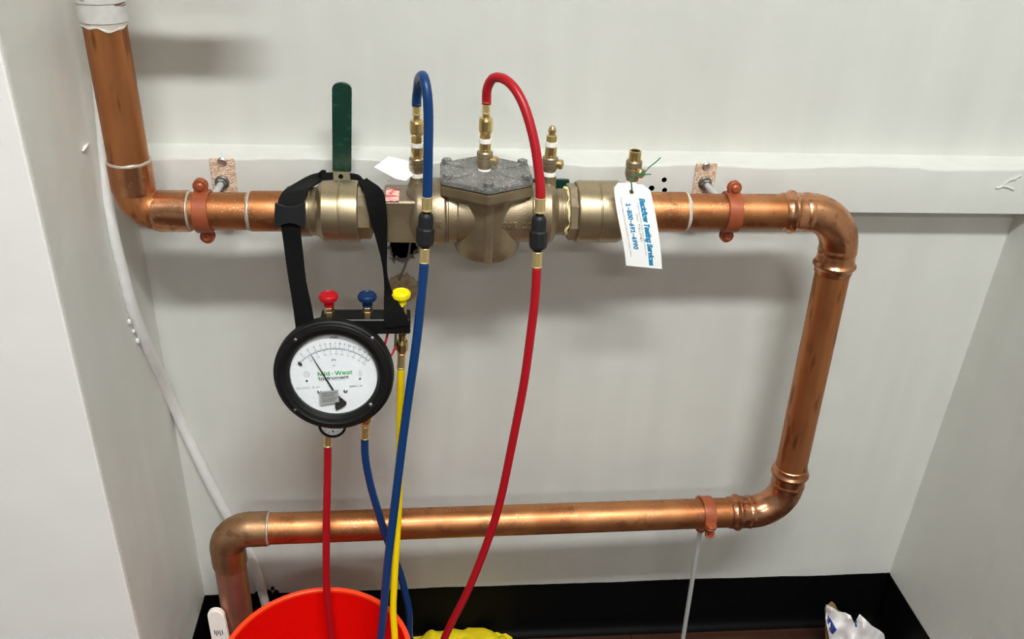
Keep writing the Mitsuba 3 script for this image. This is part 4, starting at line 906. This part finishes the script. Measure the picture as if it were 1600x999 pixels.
sl_ = Polygon([(430.5, 317), (436, 320), (444, 322.5), (453, 323.5), (462, 322.5), (470, 320), (476.5, 317), (477, 340), (475.5, 359), (470, 354), (462, 349.5), (453, 348), (444, 349.5), (437, 353.5), (431, 359), (429.5, 340)])
slf = lambda x, y: at(x, y, -0.1905-0.0045*math.sin(math.pi*np.clip((x-429)/48, 0, 1))-0.0012*(y-317)/40)
part(st, 'slider', tri_grid(sl_, slf, 12, 8, 0.0036), 'dark_grey_plastic', 40, 'black plastic slider buckle')

asp = 0.45
hol = Polygon([(0.47+0.062*math.cos(a), 0.042+0.062*asp*math.sin(a)) for a in np.linspace(0, 2*np.pi, 20, endpoint=False)])
part(tg, 'card', tri_grid(sh.difference(hol), tagpt), 'paper', 40)
tagL = np.linalg.norm(tagpt(0.5, 1)-tagpt(0.5, 0)); tagW = np.linalg.norm(tagpt(1, 0.5)-tagpt(0, 0.5))
def tag_text(txt, u0, v0, v1, h, bold, slant=0.0, fat=0.0):
    if fat: return join([tag_text(txt, u0+i*fat*0.9, v0+j*fat*0.5, v1+j*fat*0.5, h, bold, slant) for i, j in ((-1, -1), (-1, 1), (1, -1), (1, 1))])
    return _tag_text(txt, u0, v0, v1, h, bold, slant)
def _tag_text(txt, u0, v0, v1, h, bold, slant):
    """reads down the tag, tops to the right"""
    m_ = text_mesh(txt, 1.0, 0.02, bold); b_ = m_.bounds; w = b_[1][0]-b_[0][0]
    v_ = m_.vertices; t_ = (v_[:, 0]+slant*v_[:, 1]-b_[0][0])/w
    m_ = trimesh.Trimesh(v_, m_.faces, process=False)
    up_ = v_[:, 1]*h
    m_.vertices = np.array([tagpt(u0+uu/tagW, v0+(v1-v0)*tt, 0.0003+0.0002*(dd > 0.01)) for uu, tt, dd in zip(up_, t_, v_[:, 2])])
    m_.fix_normals(); return m_
part(tg, 'lettering', join([tag_text('Backflow Testing Services', 0.655, 0.12, 0.965, 0.0074, True, 0.12, 0.007), tag_text('1-800-691-4990', 0.275, 0.195, 0.775, 0.0064, True, 0.0, 0.005)]), 'ink_blue', False, 'blue print: Backflow Testing Services, 1-800-691-4990')
part(tg, 'lettering', join([tag_text('CALL TOLL FREE', 0.485, 0.315, 0.67, 0.0034, False), tag_text('www.backflowtestingservices.com', 0.15, 0.115, 0.875, 0.0022, False)]), 'ink_grey', False, 'grey print: CALL TOLL FREE and a web address')
fp = []
for k in range(24):
    v0 = 0.17+k*0.028
    fp.append(tri_grid(Polygon([(0.575, v0), (0.598, v0), (0.598, v0+0.021-0.008*(k % 3 == 0)), (0.575, v0+0.021-0.008*(k % 3 == 0))]), lambda a, b: tagpt(a, b, 0.0006), 1, 1, 0.0003))
part(tg, 'fine_print', join(fp), 'ink_pale', False, None, 'stuff')
tw = thing('tie_wire', 'green twist wire tying the lettered tag to the right test cock, ends sticking out', 'wire')
h0 = tagpt(0.47, 0.042)
sc_p = at(994, 272, -0.178)
part(tw, 'wire_strand', tube(spline([h0+V(0, 0.003, -0.002), h0+V(0, -0.0022, 0.004), at(986.5, 286, -0.2), at(988.5, 279, -0.192), at(996, 273, -0.186), at(1004, 271, -0.182), at(1014, 262, -0.178), at(1024, 254, -0.172), at(1032, 246.5, -0.165)], 60), 0.0008, 8), 'tag_wire', True)
part(tw, 'wire_strand', tube(spline([h0+V(0.001, 0.004, -0.002), h0+V(0.0005, 0.0035, 0.006), at(985, 283, -0.188), at(983.5, 276, -0.178), at(989, 275.5, -0.186), at(999, 274, -0.186), at(1008, 272.8, -0.183), at(1017, 272.5, -0.178)], 60), 0.0008, 8), 'tag_wire', True)
bt_ = thing('paper_tag', 'small blank white paper tag sticking out left of the blue hose test cock', 'tag')
q = [(584.5, 261.5), (607, 244.5), (640, 252), (647.5, 268), (647.5, 272), (634, 283), (618, 279.5)]
yq = [-0.150, -0.125, -0.128, -0.148, -0.151, -0.165, -0.162]
P3 = [at(x, y, yy) for (x, y), yy in zip(q, yq)]; cq = np.mean(P3, 0)
vq = [cq+V(0, 0, 0.0015)]+P3+[(a+cq)/2+V(0, 0, 0.001) for a in P3]; nq = len(P3); fq = []
for i in range(nq):
    j = (i+1) % nq; fq += [[1+i, 1+j, 1+nq+j], [1+i, 1+nq+j, 1+nq+i], [0, 1+nq+i, 1+nq+j]]
sq = trimesh.Trimesh(np.array(vq), fq, process=False); sq = sq.subdivide()
part(bt_, 'card', thicken(sq, 0.0006), 'paper', 50)
hq = at(643, 267, -0.1462)
part(bt_, 'tie', tube(spline([at(640, 268, -0.150), at(646, 266, -0.140), at(652, 265, -0.133), at(659, 265, -0.138)], 20), 0.0006, 8), 'paper', True)

# ------------------------------------------------------------------ painted tube, cable, foam
def tube_path():
    R = 0.0095
    W = [(149, 120), (153, 165), (158, 215), (163, 265), (171, 325), (181, 380), (192, 425), (203.5, 470), (217, 510), (232, 546)]
    P = [atx(x, y, XL+R*(0.5 if i < 4 else 0.75)) for i, (x, y) in enumerate(W)]
    B = [(279, 652), (307, 712), (333, 765), (352, 800), (368, 828), (384, 855), (398, 885), (407, 915), (415, 945)]
    Q = [at(x, y, -R*0.75) for x, y in B]
    return P, Q
P, Q = tube_path()
tp = spline(P+Q+[Q[-1]+V(0.008, -0.004, -0.07), Q[-1]+V(0.012, -0.006, -0.125)], 120)
rr_ = np.interp(np.arange(120), [0, 10, 28, 40, 119], [0.0055, 0.0065, 0.0085, 0.0092, 0.0092])
pt = thing('painted_tube', 'white painted plastic tube curving down the left corner and behind the lower pipe', 'tube')
part(pt, 'tube', tube(tp, rr_, 20), 'tube_paint', True)
blob = [trimesh.creation.icosphere(subdivisions=2, radius=r_) for r_ in (0.003, 0.0024, 0.0032)]
for b_, (x, y) in zip(blob, ((202, 503), (209, 518), (215, 533))): b_.apply_scale([1, 0.8, 1.6]); b_.apply_translation(atx(x, y, XL+0.002))
part(pt, 'paint_drip', join(blob), 'tube_paint', True, 'dried paint blobs', 'stuff')
fleck = tube(spline([atx(129, 237, XL+0.001), atx(132, 232, XL+0.0025), atx(139, 224, XL+0.0015)], 14), np.interp(np.arange(14), [0, 4, 13], [0.0012, 0.0028, 0.0008]), 8)
single('paint_drip', 'small shiny white paint run on the left wall beside the tube', 'paint drip', fleck, 'tube_paint', True)
cb_ = [at(643, 372, 0.03), at(641, 380, -0.002), at(639, 395, -0.006), at(635, 410, -0.007), at(629, 425, -0.006), at(623.5, 438, -0.005), at(622, 447, -0.002)]
single('cable', 'thin grey cable hanging out of the wall hole into the brown foam', 'cable', tube(spline(cb_, 40), 0.0019, 10), 'cable_grey', True)
ff = trimesh.creation.icosphere(subdivisions=4); fc = at(630, 450, 0)
ff.vertices *= V(0.0275, 0.011, 0.028)
dsp = meshkit.fbm(ff.vertices*130, 4, 9)-0.5; ff.vertices *= (1+0.55*dsp)[:, None]; ff.apply_translation(fc+V(0, 0.001, 0))
single('foam_patch', 'lump of brown expanding foam on the wall below the hole', 'foam patch', ff, 'foam_brown', True)
# torn dark nibbles above the baseboard where the tube goes down
nb = []
for x, y, r_ in ((421, 925, 0.005), (426, 919, 0.004), (432, 925, 0.0055), (439, 929, 0.004), (424, 931, 0.007), (402, 927, 0.005), (430, 931, 0.006)):
    k = rng.integers(7, 10); P_ = Polygon([(r_*(0.6+0.8*rng.random())*math.cos(a), r_*(0.8+0.8*rng.random())*math.sin(a)) for a in np.linspace(0, 2*np.pi, k, endpoint=False)]).buffer(0)
    e = trimesh.creation.extrude_polygon(P_ if P_.geom_type == 'Polygon' else P_.geoms[0], 0.0016, engine='earcut'); e.vertices = e.vertices[:, [0, 2, 1]]*V(1, -1, 1); e.fix_normals(); c_ = at(x, y, 0); e.apply_translation(c_+V(0, -0.0002, 0)); nb.append(e)
part('wall_back', 'chipped_paint', join(nb), 'cavity_dark', False, 'dark chipped patches above the baseboard', 'stuff')

# ------------------------------------------------------------------ bucket, handle, yellow cloth, torn paper
bk = thing('bucket', 'bright red plastic bucket on the floor under the gauge', 'bucket')
BC = V(-0.1825, -0.3646, 0); BRr, BZ, BB = 0.1547, 0.372, 0.128
wall = [(0, 0.003), (BB, 0.003), (BB+0.003, 0.008), (BRr-0.004, BZ-0.03), (BRr-0.003, BZ-0.004)]
inn = [(BRr-0.0075, BZ-0.004), (BRr-0.0085, BZ-0.03), (BB-0.001, 0.012), (0, 0.010)]
part(bk, 'shell', lathe(wall+inn, BC, UP, 96), 'bucket_red', 30)
part(bk, 'rim', lathe([(BRr-0.0078, BZ-0.006), (BRr-0.0078, BZ-0.001), (BRr-0.0065, BZ), (BRr-0.001, BZ), (BRr+0.0006, BZ-0.0015), (BRr+0.0006, BZ-0.016), (BRr-0.003, BZ-0.016), (BRr-0.0078, BZ-0.006)], BC, UP, 96), 'bucket_rim', 30, 'orange red rolled rim')
for k in range(3): part(bk, 'band', lathe([(BRr-0.005-0.0018*k, BZ-0.045-0.02*k), (BRr+0.001-0.0018*k, BZ-0.045-0.02*k), (BRr+0.001-0.0018*k, BZ-0.049-0.02*k), (BRr-0.006-0.0018*k, BZ-0.049-0.02*k)], BC, UP, 80), 'bucket_red', 30)
bail = [BC+V(-BRr-0.004, 0, BZ-0.04)]+[BC+V(-(BRr+0.006)*math.cos(a), -(BRr+0.006)*math.sin(a), BZ-0.045-0.15*math.sin(a)) for a in np.linspace(0.1, math.pi-0.1, 24)]+[BC+V(BRr+0.004, 0, BZ-0.04)]
part(bk, 'bail', tube(bail, 0.002, 10), 'zinc', True, 'wire bail')
for s in (-1, 1): part(bk, 'bail_lug', lathe(solid([(0.012, 0), (0.010, 0.008)]), BC+V(s*(BRr-0.006), 0, BZ-0.04), (s, 0, 0), 20), 'bucket_red', 30)
# white plastic handle leaning in the left corner
wh = thing('brush', 'white plastic brush handle with grey print leaning between the red bucket and left wall', 'brush')
ht, hb_ = at(336, 951, -0.205), at(357, 1060, -0.225)
hd = unit(hb_-ht); hL = ht[2]/-hd[2]-0.02
def slabhandle(L, w0, w1, th_):
    P_ = Polygon([(-w0/2, 0.0), (-w1/2, L), (w1/2, L), (w0/2, 0)]).union(Point(0, 0).buffer(w0/2, 12))
    ms = []
    for sh_, d in ((0.0, 0.0028), (-0.0013, 0.0012), (-0.0028, 0.0)):
        e = trimesh.creation.extrude_polygon(P_.buffer(sh_), th_-2*d, engine='earcut'); e.apply_translation((0, 0, d-th_/2)); ms.append(e)
    return join(ms)
hw = 26*mpp(ht)
hM = np.eye(4); hn = unit(V(-0.1, -1, 0.5)); hn = unit(hn-hd*(hn@hd)); hx = np.cross(hd, hn)
hM[:3, 0], hM[:3, 1], hM[:3, 2], hM[:3, 3] = hx, hd, hn, ht+hd*hw/2
hm = slabhandle(hL*0.72, hw, hw*1.15, 0.012); hm.apply_transform(hM)
part(wh, 'handle', hm, 'white_plastic', 30)
pm = []
for k, (x0, L0) in enumerate(((-0.0075, 0.010), (-0.0035, 0.012), (0.0, 0.009), (0.0032, 0.012), (0.0062, 0.010))):
    e = box((x0, 0.034+0.002*(k % 2), 0.0061), (0.0017, L0, 0.0004), 0.0001); e.apply_transform(hM); pm.append(e)
part(wh, 'print', join(pm), 'ink_grey', False, 'grey print', 'stuff')
hh = ht+hd*(hw/2+hL*0.72); 
bh = box((0, 0, 0), (0.05, 0.045, 0.02), 0.004, np.block([[hM[:3, :3], np.zeros((3, 1))], [np.zeros((1, 3)), 1]])); bh.apply_translation(hh)
part(wh, 'head', bh, 'white_plastic', False)
bm = box((0, 0, 0), (0.046, 0.03, 0.016), 0.003); bm.apply_translation(V(hh[0]+0.0, hh[1], max(0.018, 0.016))); 
part(wh, 'bristles', box((hh[0]+hd[0]*0.05, hh[1]+hd[1]*0.05, 0.020), (0.045, 0.03, 0.034), 0.006), 'cloth_yellow', False)
# crumpled yellow cloth on the floor
yc = V(0.085, -0.075, 0.0); 
zc_ = atz(715, 986, 0.045)
def cloth(u, v_):
    x = -0.135+0.27*u; y = -0.085+0.17*v_; r = math.hypot(x/0.135, y/0.085)
    h = 0.031*max(0.0, 1-r**2.6)**0.5 if r < 1 else 0.0
    w = float(meshkit.fbm(V(x*34, y*34, 3), 4, 4))-0.5; w2 = float(meshkit.noise(V(x*60+y*30, y*20, 1), 8))-0.5
    k = 1-max(0, r-0.8)*0.3
    return V(zc_[0]+x*k+0.012*w, zc_[1]-0.05+y*k+0.01*w2, max(0.004, h*(1+0.5*w+0.35*w2)+0.004+0.006*(w2+0.5)))
single('cloth', 'crumpled yellow cloth lying on the floor right of the bucket', 'cloth', thicken(grid(cloth, 60, 44), 0.002), 'cloth_yellow', True)
# torn white paper bag with blue print in the right corner
tb = thing('paper_bag', 'torn white paper bag with blue print standing at the right baseboard', 'paper bag')
YB2 = -0.115
o2 = [(1291, 945), (1303, 951), (1311, 957), (1321, 958), (1329, 962), (1335, 975), (1343, 960), (1352, 968), (1362, 978), (1374, 985), (1381, 991), (1384, 1004), (1390, 1060), (1305, 1060), (1296, 1000), (1290, 968)]
P_ = Polygon([(x, y) for x, y in o2])
def bagpt(x, y):
    w = float(meshkit.fbm(V(x*0.06, y*0.06, 0), 3, 21))-0.5; w2 = float(meshkit.noise(V(x*0.12+y*0.05, y*0.03, 2), 3))-0.5
    return at(x, y, YB2-0.02*(abs(x-1336)/50)**2*-1+0.03*w+0.012*w2-(y-950)*0.0002)
front = tri_grid(P_, bagpt, 26, 26, 0.0007)
part(tb, 'front_panel', front, 'paper_crumpled', 40)
back_o = [(1297, 953), (1308, 943), (1313, 947), (1318, 957), (1326, 960), (1332, 966), (1338, 984), (1348, 976), (1352, 975), (1362, 984), (1376, 996), (1384, 1060), (1300, 1060)]
def backpt(x, y): q_ = bagpt(x, y); return q_+V(0, 0.028, 0)
part(tb, 'back_panel', tri_grid(Polygon(back_o), lambda x, y: bagpt(x, y)+V(0, 0.020, -0.0165), 18, 18, 0.0007), 'paper_inside', 40, 'brown inner paper')
part(tb, 'blue_print', tri_grid(Polygon([(1293.5, 960), (1307, 984), (1300, 991.5), (1296.5, 985), (1292.5, 972)]), lambda x, y: bagpt(x, y)+V(0, -0.0013, 0), 8, 8, 0.0004), 'print_blue', 40, 'dark blue printed patch')
part(tb, 'blue_print', tri_grid(Polygon([(1335, 971), (1338.5, 970), (1339, 979), (1336, 979.5)]), lambda x, y: bagpt(x, y)+V(0, -0.0013, 0), 4, 4, 0.0004), 'print_blue', 40)
